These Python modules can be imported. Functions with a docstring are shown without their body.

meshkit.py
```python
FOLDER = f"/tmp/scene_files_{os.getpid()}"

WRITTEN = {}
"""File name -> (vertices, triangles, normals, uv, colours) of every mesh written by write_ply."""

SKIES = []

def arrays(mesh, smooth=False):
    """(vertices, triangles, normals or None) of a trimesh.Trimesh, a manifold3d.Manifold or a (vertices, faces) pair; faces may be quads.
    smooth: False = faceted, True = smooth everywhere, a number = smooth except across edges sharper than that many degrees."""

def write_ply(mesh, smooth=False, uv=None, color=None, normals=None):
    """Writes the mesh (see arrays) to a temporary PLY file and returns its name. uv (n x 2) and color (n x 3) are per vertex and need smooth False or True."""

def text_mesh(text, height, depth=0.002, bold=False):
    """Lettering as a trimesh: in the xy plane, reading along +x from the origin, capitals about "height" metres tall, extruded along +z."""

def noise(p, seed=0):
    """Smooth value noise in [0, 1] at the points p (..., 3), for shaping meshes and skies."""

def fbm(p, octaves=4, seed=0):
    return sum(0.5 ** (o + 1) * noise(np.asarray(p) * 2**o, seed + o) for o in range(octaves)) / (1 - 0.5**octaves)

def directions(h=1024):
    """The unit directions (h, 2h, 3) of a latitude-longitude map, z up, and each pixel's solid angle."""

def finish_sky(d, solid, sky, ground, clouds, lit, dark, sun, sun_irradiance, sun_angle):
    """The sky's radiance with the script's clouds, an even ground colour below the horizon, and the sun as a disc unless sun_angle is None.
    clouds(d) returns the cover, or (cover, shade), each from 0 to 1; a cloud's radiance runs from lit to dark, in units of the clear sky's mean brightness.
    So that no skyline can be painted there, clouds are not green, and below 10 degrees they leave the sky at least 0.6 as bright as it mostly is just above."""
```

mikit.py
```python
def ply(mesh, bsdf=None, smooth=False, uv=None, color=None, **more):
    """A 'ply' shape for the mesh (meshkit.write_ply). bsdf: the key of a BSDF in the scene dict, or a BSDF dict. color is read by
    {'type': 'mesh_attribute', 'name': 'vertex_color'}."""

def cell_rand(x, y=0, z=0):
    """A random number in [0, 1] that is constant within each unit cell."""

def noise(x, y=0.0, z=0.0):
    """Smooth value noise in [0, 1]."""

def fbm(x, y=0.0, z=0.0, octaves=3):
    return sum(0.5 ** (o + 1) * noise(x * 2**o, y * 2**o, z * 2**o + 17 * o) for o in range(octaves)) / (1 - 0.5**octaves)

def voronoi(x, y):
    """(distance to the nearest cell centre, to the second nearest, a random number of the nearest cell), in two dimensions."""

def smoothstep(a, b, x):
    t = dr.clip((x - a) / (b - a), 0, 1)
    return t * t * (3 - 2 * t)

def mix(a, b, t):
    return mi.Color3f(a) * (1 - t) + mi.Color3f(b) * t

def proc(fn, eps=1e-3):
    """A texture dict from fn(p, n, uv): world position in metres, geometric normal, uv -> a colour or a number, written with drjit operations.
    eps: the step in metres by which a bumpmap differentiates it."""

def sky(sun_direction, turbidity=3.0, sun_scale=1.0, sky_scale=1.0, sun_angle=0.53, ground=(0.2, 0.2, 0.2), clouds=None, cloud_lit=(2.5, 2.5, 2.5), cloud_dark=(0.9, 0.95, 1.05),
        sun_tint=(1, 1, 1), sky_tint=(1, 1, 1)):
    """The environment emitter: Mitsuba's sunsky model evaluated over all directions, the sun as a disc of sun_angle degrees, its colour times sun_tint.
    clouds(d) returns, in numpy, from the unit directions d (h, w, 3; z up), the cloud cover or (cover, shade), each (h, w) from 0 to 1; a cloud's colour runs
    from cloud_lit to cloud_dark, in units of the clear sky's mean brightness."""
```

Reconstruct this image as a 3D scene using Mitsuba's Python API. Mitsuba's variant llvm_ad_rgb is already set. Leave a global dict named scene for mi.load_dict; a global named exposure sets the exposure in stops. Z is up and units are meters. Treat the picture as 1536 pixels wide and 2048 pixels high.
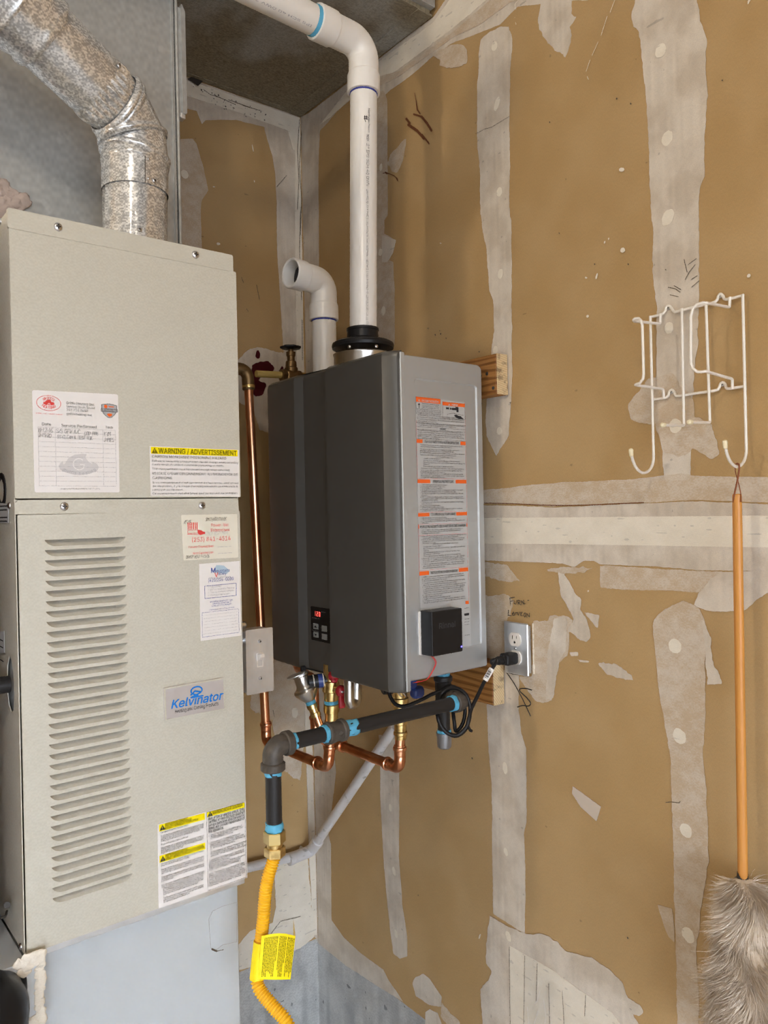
import math, random
import numpy as np, trimesh, shapely, manifold3d
from shapely.geometry import Polygon, LineString, Point, box as sbox
import mitsuba as mi, drjit as dr
import mikit, meshkit
from mikit import proc, noise, fbm, voronoi, smoothstep, mix, cell_rand

T = mi.ScalarTransform4f
scene, labels = {}, {}
rng = random.Random(7)

# ---------------------------------------------------------------- camera, sky, lamps, exposure
# metres, z up; the origin is the photographer's eye, 1.62 m above the garage floor
FLOOR, CEIL, WX, WY = -1.62, 1.62, 1.28, 1.965
scene['camera'] = {'type': 'perspective', 'fov': 53.2105, 'fov_axis': 'x', 'near_clip': 0.02, 'far_clip': 200.0,
                   'to_world': T().look_at(origin=[0, 0, 0], target=[0.62482032, 0.78076233, -0.00312222], up=[0.01782312, -0.01026521, 0.99978846])}
exposure = 0.33
SKY, BULB, BULB2 = 72.0, (215.0, 184.0, 143.0), (80.0, 69.0, 55.0)
scene['sky'] = mikit.sky((0.35, 0.8, 0.9), turbidity=4.0, sun_scale=0.0, sky_scale=SKY, ground=(0.25, 0.24, 0.23), sky_tint=(0.94, 1.0, 1.08),
                         clouds=lambda d: 0.85 + 0 * d[..., 2], cloud_lit=(1.5, 1.6, 1.74), cloud_dark=(1.1, 1.2, 1.35))
LAMP_AT, LAMP_R = (-2.2, 1.12, 0.75), 0.085

# ---------------------------------------------------------------- helpers
def A(*a): return np.array(a, float)
def unit(v): v = np.asarray(v, float); return v / np.linalg.norm(v)
def free(key):
    if key not in USED: USED.add(key); return key
    k = 1
    while f'{key}_{k:03d}' in USED: k += 1
    USED.add(f'{key}_{k:03d}'); return f'{key}_{k:03d}'
USED = set()
def thing(name, label, cat, group=None):
    key = free(name); labels[key] = {'label': label, 'category': cat}
    if group: labels[key]['group'] = group
    return key
def part(parent, name, mesh, mat, smooth=35, label=None, **kw):
    key = free(f'{parent}__{name}')
    scene[key] = mikit.ply(mesh, mat, smooth, **kw)
    if label: labels[key] = {'label': label}
    return key
def solo(name, mesh, mat, label, cat, smooth=35, group=None):
    key = thing(name, label, cat, group); scene[key] = mikit.ply(mesh, mat, smooth); return key
def struct(name, mesh, mat, smooth=False):
    key = free(name); scene[key] = mikit.ply(mesh, mat, smooth); labels[key] = {'kind': 'structure'}; return key
def cat_(*ms): return trimesh.util.concatenate(list(ms))
def box(x0, x1, y0, y1, z0, z1, b=0.0):
    x0, x1 = sorted((x0, x1)); y0, y1 = sorted((y0, y1)); z0, z1 = sorted((z0, z1))
    if b <= 0:
        return trimesh.creation.box(bounds=[[x0, y0, z0], [x1, y1, z1]])
    b = min(b, 0.49 * min(x1 - x0, y1 - y0, z1 - z0)); p = []
    for x, sx in ((x0, 1), (x1, -1)):
        for y, sy in ((y0, 1), (y1, -1)):
            for z, sz in ((z0, 1), (z1, -1)):
                p += [(x + sx * b, y + sy * b, z), (x + sx * b, y, z + sz * b), (x, y + sy * b, z + sz * b)]
    return trimesh.convex.convex_hull(np.array(p))
def rbox(x0, x1, y0, y1, z0, z1, r, n=12):
    r = min(r, 0.49 * min(abs(x1 - x0), abs(y1 - y0), abs(z1 - z0)))
    s = manifold3d.Manifold.sphere(r, n)
    x0, x1 = sorted((x0, x1)); y0, y1 = sorted((y0, y1)); z0, z1 = sorted((z0, z1))
    ms = [s.translate((x, y, z)) for x in (x0 + r, x1 - r) for y in (y0 + r, y1 - r) for z in (z0 + r, z1 - r)]
    return tm(manifold3d.Manifold.batch_hull(ms))
def tm(m):
    q = m.to_mesh(); return trimesh.Trimesh(q.vert_properties[:, :3], q.tri_verts, process=False)
def frame_of(d):
    d = unit(d); a = np.cross(d, A(0, 0, 1) if abs(d[2]) < 0.9 else A(1, 0, 0)); a = unit(a)
    return a, np.cross(d, a), d
def quadstrip(rings, caps=True, closed=True):
    """rings: (n, m, 3) -> mesh"""
    R = np.asarray(rings, float); n, m = R.shape[:2]
    f = []
    mm = m if closed else m - 1
    i, j = np.meshgrid(np.arange(n - 1), np.arange(mm), indexing='ij'); j2 = (j + 1) % m
    q = np.stack([i * m + j, i * m + j2, (i + 1) * m + j2, (i + 1) * m + j], -1).reshape(-1, 4)
    f = np.vstack([q[:, [0, 1, 2]], q[:, [0, 2, 3]]])
    v = R.reshape(-1, 3)
    if caps:
        c0, c1 = R[0].mean(0), R[-1].mean(0); k = len(v); v = np.vstack([v, c0, c1])
        jj = np.arange(mm); j3 = (jj + 1) % m
        f = np.vstack([f, np.stack([j3, jj, jj * 0 + k], 1), np.stack([(n - 1) * m + jj, (n - 1) * m + j3, jj * 0 + k + 1], 1)])
    return trimesh.Trimesh(v, f, process=False)
def lathe(p0, p1, prof, n=32, mod=None, caps=True):
    """prof: [(t along p0->p1 in metres, radius)]"""
    p0, p1 = np.asarray(p0, float), np.asarray(p1, float); a, b, d = frame_of(p1 - p0)
    th = np.arange(n) * 2 * np.pi / n; rings = []
    for t, r in prof:
        rr = r if mod is None else r + mod(t, th)
        rings.append(p0 + d * t + (np.cos(th) * rr)[:, None] * a + (np.sin(th) * rr)[:, None] * b)
    return quadstrip(rings, caps)
def cyl(p0, p1, r, n=24, b=0.0):
    L = float(np.linalg.norm(np.asarray(p1, float) - np.asarray(p0, float)))
    return lathe(p0, p1, [(0, r), (L, r)] if b <= 0 else [(0, r - b), (b, r), (L - b, r), (L, r - b)], n)
def pipe(p0, p1, ro, ri, n=32):
    L = float(np.linalg.norm(np.asarray(p1, float) - np.asarray(p0, float)))
    return lathe(p0, p1, [(0, ri), (0, ro), (L, ro), (L, ri), (0, ri)], n, caps=False)
def spline(pts, n=8):
    P = np.asarray(pts, float); P = np.vstack([2 * P[0] - P[1], P, 2 * P[-1] - P[-2]]); out = []
    for i in range(1, len(P) - 2):
        for t in np.arange(n) / n:
            a, b, c, d = P[i - 1:i + 3]
            out.append(0.5 * (2 * b + (c - a) * t + (2 * a - 5 * b + 4 * c - d) * t * t + (3 * b - a - 3 * c + d) * t ** 3))
    return np.array(out + [P[-2]])
def fillet(pts, r, n=7):
    P = [np.asarray(p, float) for p in pts]; out = [P[0]]
    for i in range(1, len(P) - 1):
        rr = r[i - 1] if isinstance(r, (list, tuple)) else r
        u, v = unit(P[i - 1] - P[i]), unit(P[i + 1] - P[i]); ang = math.acos(np.clip(u @ v, -1, 1))
        d = min(rr / math.tan(ang / 2), 0.49 * np.linalg.norm(P[i - 1] - P[i]), 0.49 * np.linalg.norm(P[i + 1] - P[i]))
        rr = d * math.tan(ang / 2); c = P[i] + unit(u + v) * rr / math.sin(ang / 2); s, e = P[i] + u * d, P[i] + v * d
        for k in range(n + 1):
            w = (s - c) * (1 - k / n) + (e - c) * k / n; out.append(c + unit(w) * rr)
    return np.array(out + [P[-1]])
def sweep(path, r, n=14, caps=True, flat=1.0):
    P = np.asarray(path, float); P = P[np.r_[True, np.linalg.norm(np.diff(P, axis=0), axis=1) > 1e-6]]
    t = np.gradient(P, axis=0); t /= np.linalg.norm(t, axis=1, keepdims=True); a = frame_of(t[0])[0]; rings = []
    th = np.arange(n) * 2 * np.pi / n; rr = np.broadcast_to(r, (len(P),))
    for k in range(len(P)):
        a = unit(a - t[k] * (a @ t[k])); b = np.cross(t[k], a)
        rings.append(P[k] + rr[k] * (np.cos(th)[:, None] * a + flat * np.sin(th)[:, None] * b))
    return quadstrip(rings, caps)
class Fr:
    """a flat place: origin o, right u, up v, outward n"""
    def __init__(s, o, u, v): s.o, s.u, s.v = A(*o), unit(u), unit(v); s.n = np.cross(s.u, s.v)
    def pt(s, a, b, c=0.0): return s.o + s.u * a + s.v * b + s.n * c
    def map(s, v3): v3 = np.asarray(v3, float); return s.o + v3[:, :1] * s.u + v3[:, 1:2] * s.v + v3[:, 2:3] * s.n
def prism(fr, poly, d0, d1):
    ps = [g for g in getattr(poly, 'geoms', [poly]) if g.area > 1e-9 and g.geom_type == 'Polygon']; out = []
    for g in ps:
        m = trimesh.creation.extrude_polygon(g, d1 - d0, engine='earcut'); v = np.array(m.vertices); v[:, 2] += d0
        out.append(trimesh.Trimesh(fr.map(v), m.faces, process=False))
    return cat_(*out)
def sheet(fr, poly, d):
    out = []
    for g in getattr(poly, 'geoms', [poly]):
        if g.geom_type == 'Polygon' and g.area > 1e-10:
            v, f = trimesh.creation.triangulate_polygon(g, engine='earcut')
            out.append(trimesh.Trimesh(fr.map(np.c_[v, np.full(len(v), d)]), f, process=False))
    return cat_(*out)
def rect(x0, y0, x1, y1, r=0.0):
    x0, x1 = sorted((x0, x1)); y0, y1 = sorted((y0, y1)); p = sbox(x0, y0, x1, y1)
    return p if r <= 0 else p.buffer(-r).buffer(r, quad_segs=5)
def outline(poly, w): return poly.difference(poly.buffer(-w))
def stroke(pts, w): return LineString(pts).buffer(w / 2, quad_segs=3)
def uni(*ps): return shapely.union_all(list(ps))
# --- lettering: one flat sheet per run of text
_G, _W = {}, {}
def _glyph(c, bold):
    if (c, bold) not in _G:
        m = meshkit.text_mesh(c, 1.0, 0.1, bold); k = m.face_normals[:, 2] > 0.5
        f = m.faces[k]; ids, inv = np.unique(f, return_inverse=True); _G[c, bold] = (np.array(m.vertices)[ids][:, :2], inv.reshape(-1, 3))
    return _G[c, bold]
def _ext(s, bold):
    b = meshkit.text_mesh(s, 1.0, 0.1, bold).bounds; return b[1][0] - b[0][0]
def _adv(c, bold):
    if c == ' ': return 0.38
    if (c, bold) not in _W: _W[c, bold] = _ext('I' + c + 'I', bold) - _ext('II', bold)
    return _W[c, bold]
def text(s, x, y, h, w=None, bold=False, al='l'):
    """(n,2) vertices and faces of one line; w: fit to this width"""
    cx, vs, fs, k = 0.0, [], [], 0
    for c in s:
        if c != ' ':
            v, f = _glyph(c, bold); vs.append(v + [cx, 0]); fs.append(f + k); k += len(v)
        cx += _adv(c, bold)
    v = np.vstack(vs); f = np.vstack(fs); sx = h if w is None else w / max(v[:, 0].max(), 1e-6)
    v = v * [sx, h]; wid = v[:, 0].max(); v[:, 0] += x - {'l': 0, 'c': wid / 2, 'r': wid}[al]; v[:, 1] += y
    return v, f
def letters(fr, runs, d):
    vs, fs, k = [], [], 0
    for v, f in runs:
        vs.append(v); fs.append(f + k); k += len(v)
    v = np.vstack(vs); return trimesh.Trimesh(fr.map(np.c_[v, np.full(len(v), d)]), np.vstack(fs), process=False)
# a one-line pen alphabet on a 4 x 6 grid, for handwriting
PEN = {'F': '04 00,04 44,02 32'.replace('04 00', '06 00').replace('04 44', '06 46').replace('02 32', '03 33'), 'U': '06 01 10 30 41 46', 'R': '00 06 36 45 44 33 03,23 40', 'N': '00 06 40 46', '.': '00 10', '-': '03 33',
       'L': '06 00 40', 'E': '46 06 00 40,03 33', 'A': '00 26 40,12 32', 'V': '06 20 46', 'O': '10 01 05 16 36 45 41 30 10', 'S': '45 36 16 05 04 13 33 42 41 30 10 01',
       'G': '45 36 16 05 01 10 30 41 43 23', 'C': '45 36 16 05 01 10 30 41', 'T': '06 46,26 20', 'K': '06 00,46 03 40', 'I': '20 26', 'M': '00 06 23 46 40', 'J': '36 31 20 10 01',
       'D': '00 06 26 45 41 20 00', 'H': '06 00,46 40,03 43', 'B': '00 06 36 45 44 33 03,33 42 41 30 00', 'P': '00 06 36 45 44 33 03', 'Y': '06 23 46,23 20', '/': '00 46', '0': '10 01 05 16 36 45 41 30 10',
       '1': '15 26 20', '2': '05 16 36 45 44 00 40', '3': '05 16 36 45 33 42 41 30 10 01', '4': '36 02 42,36 30', '5': '46 06 04 34 42 41 30 00', '6': '46 16 03 01 10 30 41 42 33 03', '7': '06 46 10',
       '8': '13 04 05 16 36 45 44 33 13 02 01 10 30 41 42 33', '9': '43 13 04 05 16 36 45 43 30', '(': '46 24 22 40', ')': '06 24 22 00', 'W': '06 10 23 30 46', '&': '40 05 16 25 01 10 42', 'X': '00 46,06 40'}
def pen(s, x, y, h, adv=0.95, w=0.0006, slant=0.12, seed=1):
    r, out = random.Random(seed), []
    for c in s:
        if c != ' ':
            dy = r.uniform(-.06, .06) * h
            for st in PEN[c].split(','):
                p = [(x + (int(q[0]) / 8.5 + slant * int(q[1]) / 6 + r.uniform(-.03, .03)) * h, y + dy + (int(q[1]) / 6 + r.uniform(-.03, .03)) * h) for q in st.split()]
                out.append(stroke(p, w))
        x += h * adv * (0.55 if c in '.- I/' else 0.85)
    return uni(*out)

# ---------------------------------------------------------------- materials
def mat(name, base, rough=0.5, metal=0.0, spec=0.5, two=True, **kw):
    b = {'type': 'principled', 'base_color': base if isinstance(base, dict) else {'type': 'rgb', 'value': list(base)}, 'roughness': rough, 'metallic': metal, 'specular': spec, **kw}
    scene[name] = {'type': 'twosided', 'bsdf': b} if two else b
def diffuse(name, base):
    scene[name] = {'type': 'twosided', 'bsdf': {'type': 'diffuse', 'reflectance': base if isinstance(base, dict) else {'type': 'rgb', 'value': list(base)}}}
def bumped(name, base, bump, scale, rough=0.7, metal=0.0, spec=0.3):
    scene[name] = {'type': 'twosided', 'bsdf': {'type': 'bumpmap', 'tex': bump, 'scale': scale, 'bsdf': {'type': 'principled', 'base_color': base if isinstance(base, dict) else {'type': 'rgb', 'value': list(base)}, 'roughness': rough, 'metallic': metal, 'specular': spec}}}

PAPER, MUD = (0.405, 0.268, 0.128), (0.56, 0.49, 0.41)
def paper_fn(p, n, uv):
    g = fbm(p.x * 9 + p.y * 9, p.y * 2.0 + p.x, p.z * 7, octaves=3); s = noise(p.x * 900, p.y * 900, p.z * 900); v = noise(p.y * 14 + p.x * 14, 3.0, p.z * 0.8)
    c = mix((0.39, 0.255, 0.118), (0.425, 0.287, 0.142), smoothstep(0.3, 0.7, g)) * (0.93 + 0.14 * s) * (0.97 + 0.06 * v)
    return dr.select(noise(p.x * 60, p.y * 60, p.z * 60) > 0.965, c * 0.72, c)
def mud_fn(p, n, uv):
    g = fbm(p.x * 22 + p.y * 22, 1.0, p.z * 16, octaves=4); s = noise(p.x * 700, p.y * 700, p.z * 700); st = noise((p.x + p.y) * 160, 2.0, p.z * 9)
    c = mix((0.50, 0.43, 0.35), (0.61, 0.545, 0.465), smoothstep(0.25, 0.75, g)) * (0.94 + 0.12 * s) * (0.95 + 0.1 * st)
    return dr.select(noise(p.x * 75, p.y * 75, p.z * 75) > 0.955, c * 0.75, c)
def thin_fn(p, n, uv):
    g = fbm((p.x + p.y) * 55, 5.0, p.z * 55, octaves=4); s = noise((p.x + p.y) * 420, p.x * 300, p.z * 420); w = fbm((p.x + p.y) * 12, 1.0, p.z * 12, octaves=2)
    return mix(PAPER, MUD, 0.46 + 0.46 * smoothstep(0.28, 0.72, 0.45 * g + 0.3 * s + 0.25 * w)) * (0.95 + 0.1 * noise(p.x * 700, p.y * 700, p.z * 700))
def white_fn(p, n, uv):
    g = fbm((p.x + p.y) * 30, 3.0, p.z * 30, octaves=4); d = noise((p.x + p.y) * 60, 4.0, p.z * 150)
    return mix((0.66, 0.60, 0.50), (0.77, 0.71, 0.61), g) * dr.select(d > 0.90, 0.80, 1.0) * (0.96 + 0.08 * noise(p.x * 600, p.y * 600, p.z * 600))
def conc_fn(p, n, uv):
    g = fbm((p.x + p.y) * 8, (p.x - p.y) * 8, p.z * 9, octaves=5); s = noise(p.x * 260, p.y * 260, p.z * 260); st = noise((p.x + p.y) * 55, 2.0, p.z * 6)
    c = mix((0.27, 0.27, 0.262), (0.50, 0.50, 0.487), smoothstep(0.25, 0.75, 0.7 * g + 0.3 * st)) * (0.86 + 0.28 * s)
    pit = noise(p.x * 70, p.y * 70, p.z * 45)
    return dr.select(pit > 0.9, c * 0.45, c)
def conc_bump(p, n, uv): return fbm((p.x + p.y) * 90, (p.x - p.y) * 90, p.z * 90, octaves=4) + 1.3 * smoothstep(0.8, 0.95, noise(p.x * 70, p.y * 70, p.z * 45))
def galv_fn(p, n, uv):
    a = noise((p.x + p.y) * 120, (p.x - p.y) * 120, p.z * 120); b = fbm((p.x + p.y) * 10, 2.0, p.z * 10, octaves=4); w = smoothstep(0.66, 0.80, fbm((p.x + p.y) * 26, 9.0, p.z * 22, octaves=4))
    return mix(mix((0.36, 0.375, 0.375), (0.52, 0.535, 0.53), 0.6 * a + 0.4 * b), (0.62, 0.64, 0.64), 0.55 * w)
def galv_rough(p, n, uv): return 0.36 + 0.22 * fbm((p.x + p.y) * 10, 2.0, p.z * 10, octaves=3) + 0.10 * noise(p.x * 150, p.y * 150, p.z * 150)
def flue_fn(p, n, uv):
    a = noise(p.x * 420, p.y * 420, p.z * 420); b = noise(p.x * 170, p.y * 120, p.z * 120)
    return mix((0.40, 0.405, 0.405), (0.86, 0.865, 0.86), smoothstep(0.3, 0.75, 0.65 * a + 0.35 * b))
def flue_rough(p, n, uv): return 0.13 + 0.15 * noise(p.x * 300, p.y * 300, p.z * 300)
def flue_bump(p, n, uv): return noise(p.x * 210, p.y * 210, p.z * 210) + 0.6 * noise(p.x * 90, p.y * 90, p.z * 90)
def duct_fn(p, n, uv):
    a = noise(p.x * 300 + p.y * 120, p.y * 260 - p.x * 90, 1.0); d = noise(p.x * 150 - p.y * 170, p.y * 330 + p.x * 60, 3.0); b = fbm(p.x * 4, p.y * 4, 4.0, octaves=4); c2 = noise(p.x * 420, p.y * 200, 2.0)
    return mix(mix((0.13, 0.105, 0.066), (0.27, 0.235, 0.165), 0.5 * a + 0.5 * d), mix((0.21, 0.205, 0.175), (0.38, 0.37, 0.325), 0.5 * c2 + 0.5 * d), smoothstep(0.46, 0.62, b))
def beige_fn(p, n, uv): return mix((0.52, 0.50, 0.425), (0.57, 0.55, 0.475), noise(p.x * 420, p.y * 420, p.z * 420))
def wood_fn(p, n, uv):
    q = p.z * 75 + 2.2 * fbm(p.y * 5, p.x * 5, p.z * 22, octaves=3); r = 0.5 + 0.5 * dr.sin(q * 6.0)
    c = mix((0.27, 0.125, 0.036), (0.16, 0.062, 0.016), smoothstep(0.35, 0.95, r)) * (0.8 + 0.4 * noise(p.y * 12, p.x * 300, p.z * 420))
    return dr.select(noise(p.y * 60, p.x * 60, p.z * 34) > 0.93, c * 0.35, c)
def woodend_fn(p, n, uv):
    r = dr.sqrt(dr.square(p.x - 1.10) + dr.square(p.z + 0.55)); k = 0.5 + 0.5 * dr.sin(r * 1300 + 3 * noise(p.x * 40, p.z * 40))
    d = smoothstep(0.55, 0.8, fbm(p.x * 60, 2.0, p.z * 60, octaves=4))
    return mix(mix((0.72, 0.57, 0.35), (0.60, 0.44, 0.24), k), (0.20, 0.125, 0.06), 0.8 * d)
def drain_fn(p, n, uv):
    d = smoothstep(0.60, 0.78, fbm(p.x * 50, p.y * 50, p.z * 50, octaves=4))
    return mix((0.68, 0.68, 0.69), (0.30, 0.29, 0.27), 0.75 * d)
def steel_fn(p, n, uv): return mix((0.56, 0.575, 0.585), (0.72, 0.73, 0.74), fbm(p.x * 60, p.y * 60, p.z * 30, octaves=4))
def iron_fn(p, n, uv): return mix((0.040, 0.036, 0.032), (0.090, 0.074, 0.058), fbm(p.x * 120, p.y * 120, p.z * 120, octaves=4))
def copper_fn(p, n, uv): return mix((0.80, 0.40, 0.23), (0.58, 0.235, 0.12), smoothstep(0.35, 0.7, fbm(p.x * 35, p.y * 35, p.z * 12, octaves=3)))
def brass_fn(p, n, uv): return mix((0.74, 0.55, 0.24), (0.50, 0.345, 0.13), smoothstep(0.35, 0.75, fbm(p.x * 90, p.y * 90, p.z * 90, octaves=3)))
def panel_fn(p, n, uv): return mix((0.56, 0.60, 0.63), (0.51, 0.55, 0.58), fbm(p.x * 14, 2.0, p.z * 9, octaves=4))
def fleece_fn(p, n, uv): return mix((0.72, 0.64, 0.54), (0.42, 0.335, 0.245), smoothstep(0.3, 0.75, fbm(p.x * 28, p.y * 28, p.z * 22, octaves=4)))

diffuse('drywall_paper', proc(paper_fn)); diffuse('joint_mud', proc(mud_fn)); diffuse('joint_mud_thin', proc(thin_fn)); diffuse('joint_mud_white', proc(white_fn))
bumped('concrete', proc(conc_fn), proc(conc_bump), 0.0035, 0.85)
mat('galvanized', proc(galv_fn), proc(galv_rough), 0.7)
bumped('galvanized_bright', proc(flue_fn), proc(flue_bump), 0.00025, proc(flue_rough), 0.6, 0.5)
mat('duct_dusty', proc(duct_fn), 0.75, 0.15, 0.3)
mat('beige_enamel', proc(beige_fn), 0.5, 0.0, 0.35)
mat('timber', proc(wood_fn), 0.6, 0, 0.3); mat('timber_end', proc(woodend_fn), 0.8, 0, 0.2)
mat('drain_pvc', proc(drain_fn), 0.4); mat('steel_plate', proc(steel_fn), 0.36, 0.7); mat('black_iron', proc(iron_fn), 0.5, 0.25, 0.4)
mat('copper', proc(copper_fn), 0.24, 1.0); mat('brass', proc(brass_fn), 0.28, 1.0); mat('plenum_paint', proc(panel_fn), 0.28, 0.0, 0.5); diffuse('fleece', proc(fleece_fn))
mat('silver_paint', (0.44, 0.455, 0.46), 0.42, 0.45); mat('charcoal_paint', (0.085, 0.082, 0.075), 0.36, 0.3)
mat('white_pvc', (0.80, 0.785, 0.75), 0.30); mat('black_plastic', (0.009, 0.009, 0.010), 0.34, 0, 0.28); mat('black_rubber', (0.008, 0.008, 0.009), 0.45, 0, 0.28)
mat('stainless', (0.62, 0.60, 0.57), 0.24, 1.0); mat('old_brass', (0.17, 0.105, 0.045), 0.42, 0.85); mat('black_soft', (0.03, 0.03, 0.032), 0.5, 0, 0.3); mat('grey_iron', (0.20, 0.20, 0.205), 0.35, 0.6); mat('black_pipe', (0.018, 0.017, 0.017), 0.40, 0.1, 0.3)
mat('blue_dope', (0.085, 0.36, 0.55), 0.55); mat('red_enamel', (0.30, 0.012, 0.018), 0.25); mat('blue_plastic', (0.02, 0.045, 0.20), 0.3)
mat('yellow_jacket', (0.80, 0.455, 0.012), 0.38); mat('yellow_tag', (0.86, 0.70, 0.0), 0.55); mat('plated_brass', (0.55, 0.42, 0.18), 0.33, 1.0); mat('zinc', (0.60, 0.60, 0.61), 0.28, 1.0)
mat('paper_white', (0.80, 0.78, 0.77), 0.6); mat('paper_cream', (0.76, 0.73, 0.63), 0.65); mat('label_silver', (0.50, 0.51, 0.515), 0.5, 0.1)
diffuse('ink_yellow', (0.80, 0.66, 0.01)); diffuse('ink_orange', (0.72, 0.13, 0.03)); diffuse('ink_black', (0.035, 0.033, 0.035)); diffuse('ink_red', (0.62, 0.065, 0.06)); diffuse('ink_blue', (0.06, 0.07, 0.26))
diffuse('ink_faded', (0.17, 0.16, 0.16)); diffuse('ink_grey', (0.40, 0.39, 0.40)); diffuse('ink_brand_blue', (0.025, 0.17, 0.52)); diffuse('ink_olive', (0.16, 0.12, 0.01)); diffuse('ink_pale', (0.62, 0.60, 0.60)); diffuse('ink_light_blue', (0.42, 0.53, 0.62))
mat('white_coated_wire', (0.80, 0.77, 0.72), 0.35); mat('white_plastic', (0.78, 0.75, 0.71), 0.35); mat('rubber_cream', (0.80, 0.73, 0.52), 0.5)
mat('handle_wood', (0.52, 0.225, 0.045), 0.4); mat('leather', (0.20, 0.06, 0.02), 0.5); diffuse('mastic', (0.43, 0.355, 0.32)); diffuse('stain_red', (0.055, 0.008, 0.010)); diffuse('stain_brown', (0.14, 0.058, 0.028))
diffuse('pencil', (0.10, 0.08, 0.06)); mat('nameplate', (0.50, 0.47, 0.46), 0.4, 0.2); mat('dark_metal', (0.05, 0.045, 0.04), 0.5, 0.5); mat('tape_paper', (0.54, 0.46, 0.385), 0.6); diffuse('room_white', (0.40, 0.38, 0.35)); mat('floor_concrete', (0.56, 0.56, 0.555), 0.7)
mat('grey_button', (0.19, 0.19, 0.18), 0.5); mat('red_wire', (0.55, 0.03, 0.03), 0.4); mat('lath', (0.36, 0.25, 0.075), 0.6)

# ---------------------------------------------------------------- the garage itself
XL, YF, STEM = -4.2, -4.6, -1.302
wall_r = struct('wall_right', box(WX, WX + 0.013, YF, WY + 0.013, STEM, CEIL), 'drywall_paper')
struct('wall_right_base', box(WX + 0.002, WX + 0.2, YF, WY + 0.2, FLOOR - 0.05, STEM), 'concrete')
struct('wall_right_core', box(WX + 0.013, WX + 0.1, YF, WY + 0.1, STEM, CEIL), 'room_white')
wall_b = struct('wall_back', box(XL, WX, WY, WY + 0.013, STEM, CEIL), 'drywall_paper')
struct('wall_back_base', box(XL, WX + 0.002, WY + 0.004, WY + 0.2, FLOOR - 0.05, STEM), 'concrete')
struct('wall_back_core', box(XL, WX, WY + 0.013, WY + 0.1, STEM, CEIL), 'room_white')
struct('floor', box(XL - 0.2, WX + 0.2, YF - 0.2, WY + 0.2, FLOOR - 0.15, FLOOR), 'floor_concrete')
struct('ceiling', box(XL - 0.2, WX + 0.2, YF - 0.2, WY + 0.2, CEIL, CEIL + 0.1), 'room_white')
struct('wall_left', box(XL - 0.1, XL, YF, WY, FLOOR, CEIL), 'room_white')
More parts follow.
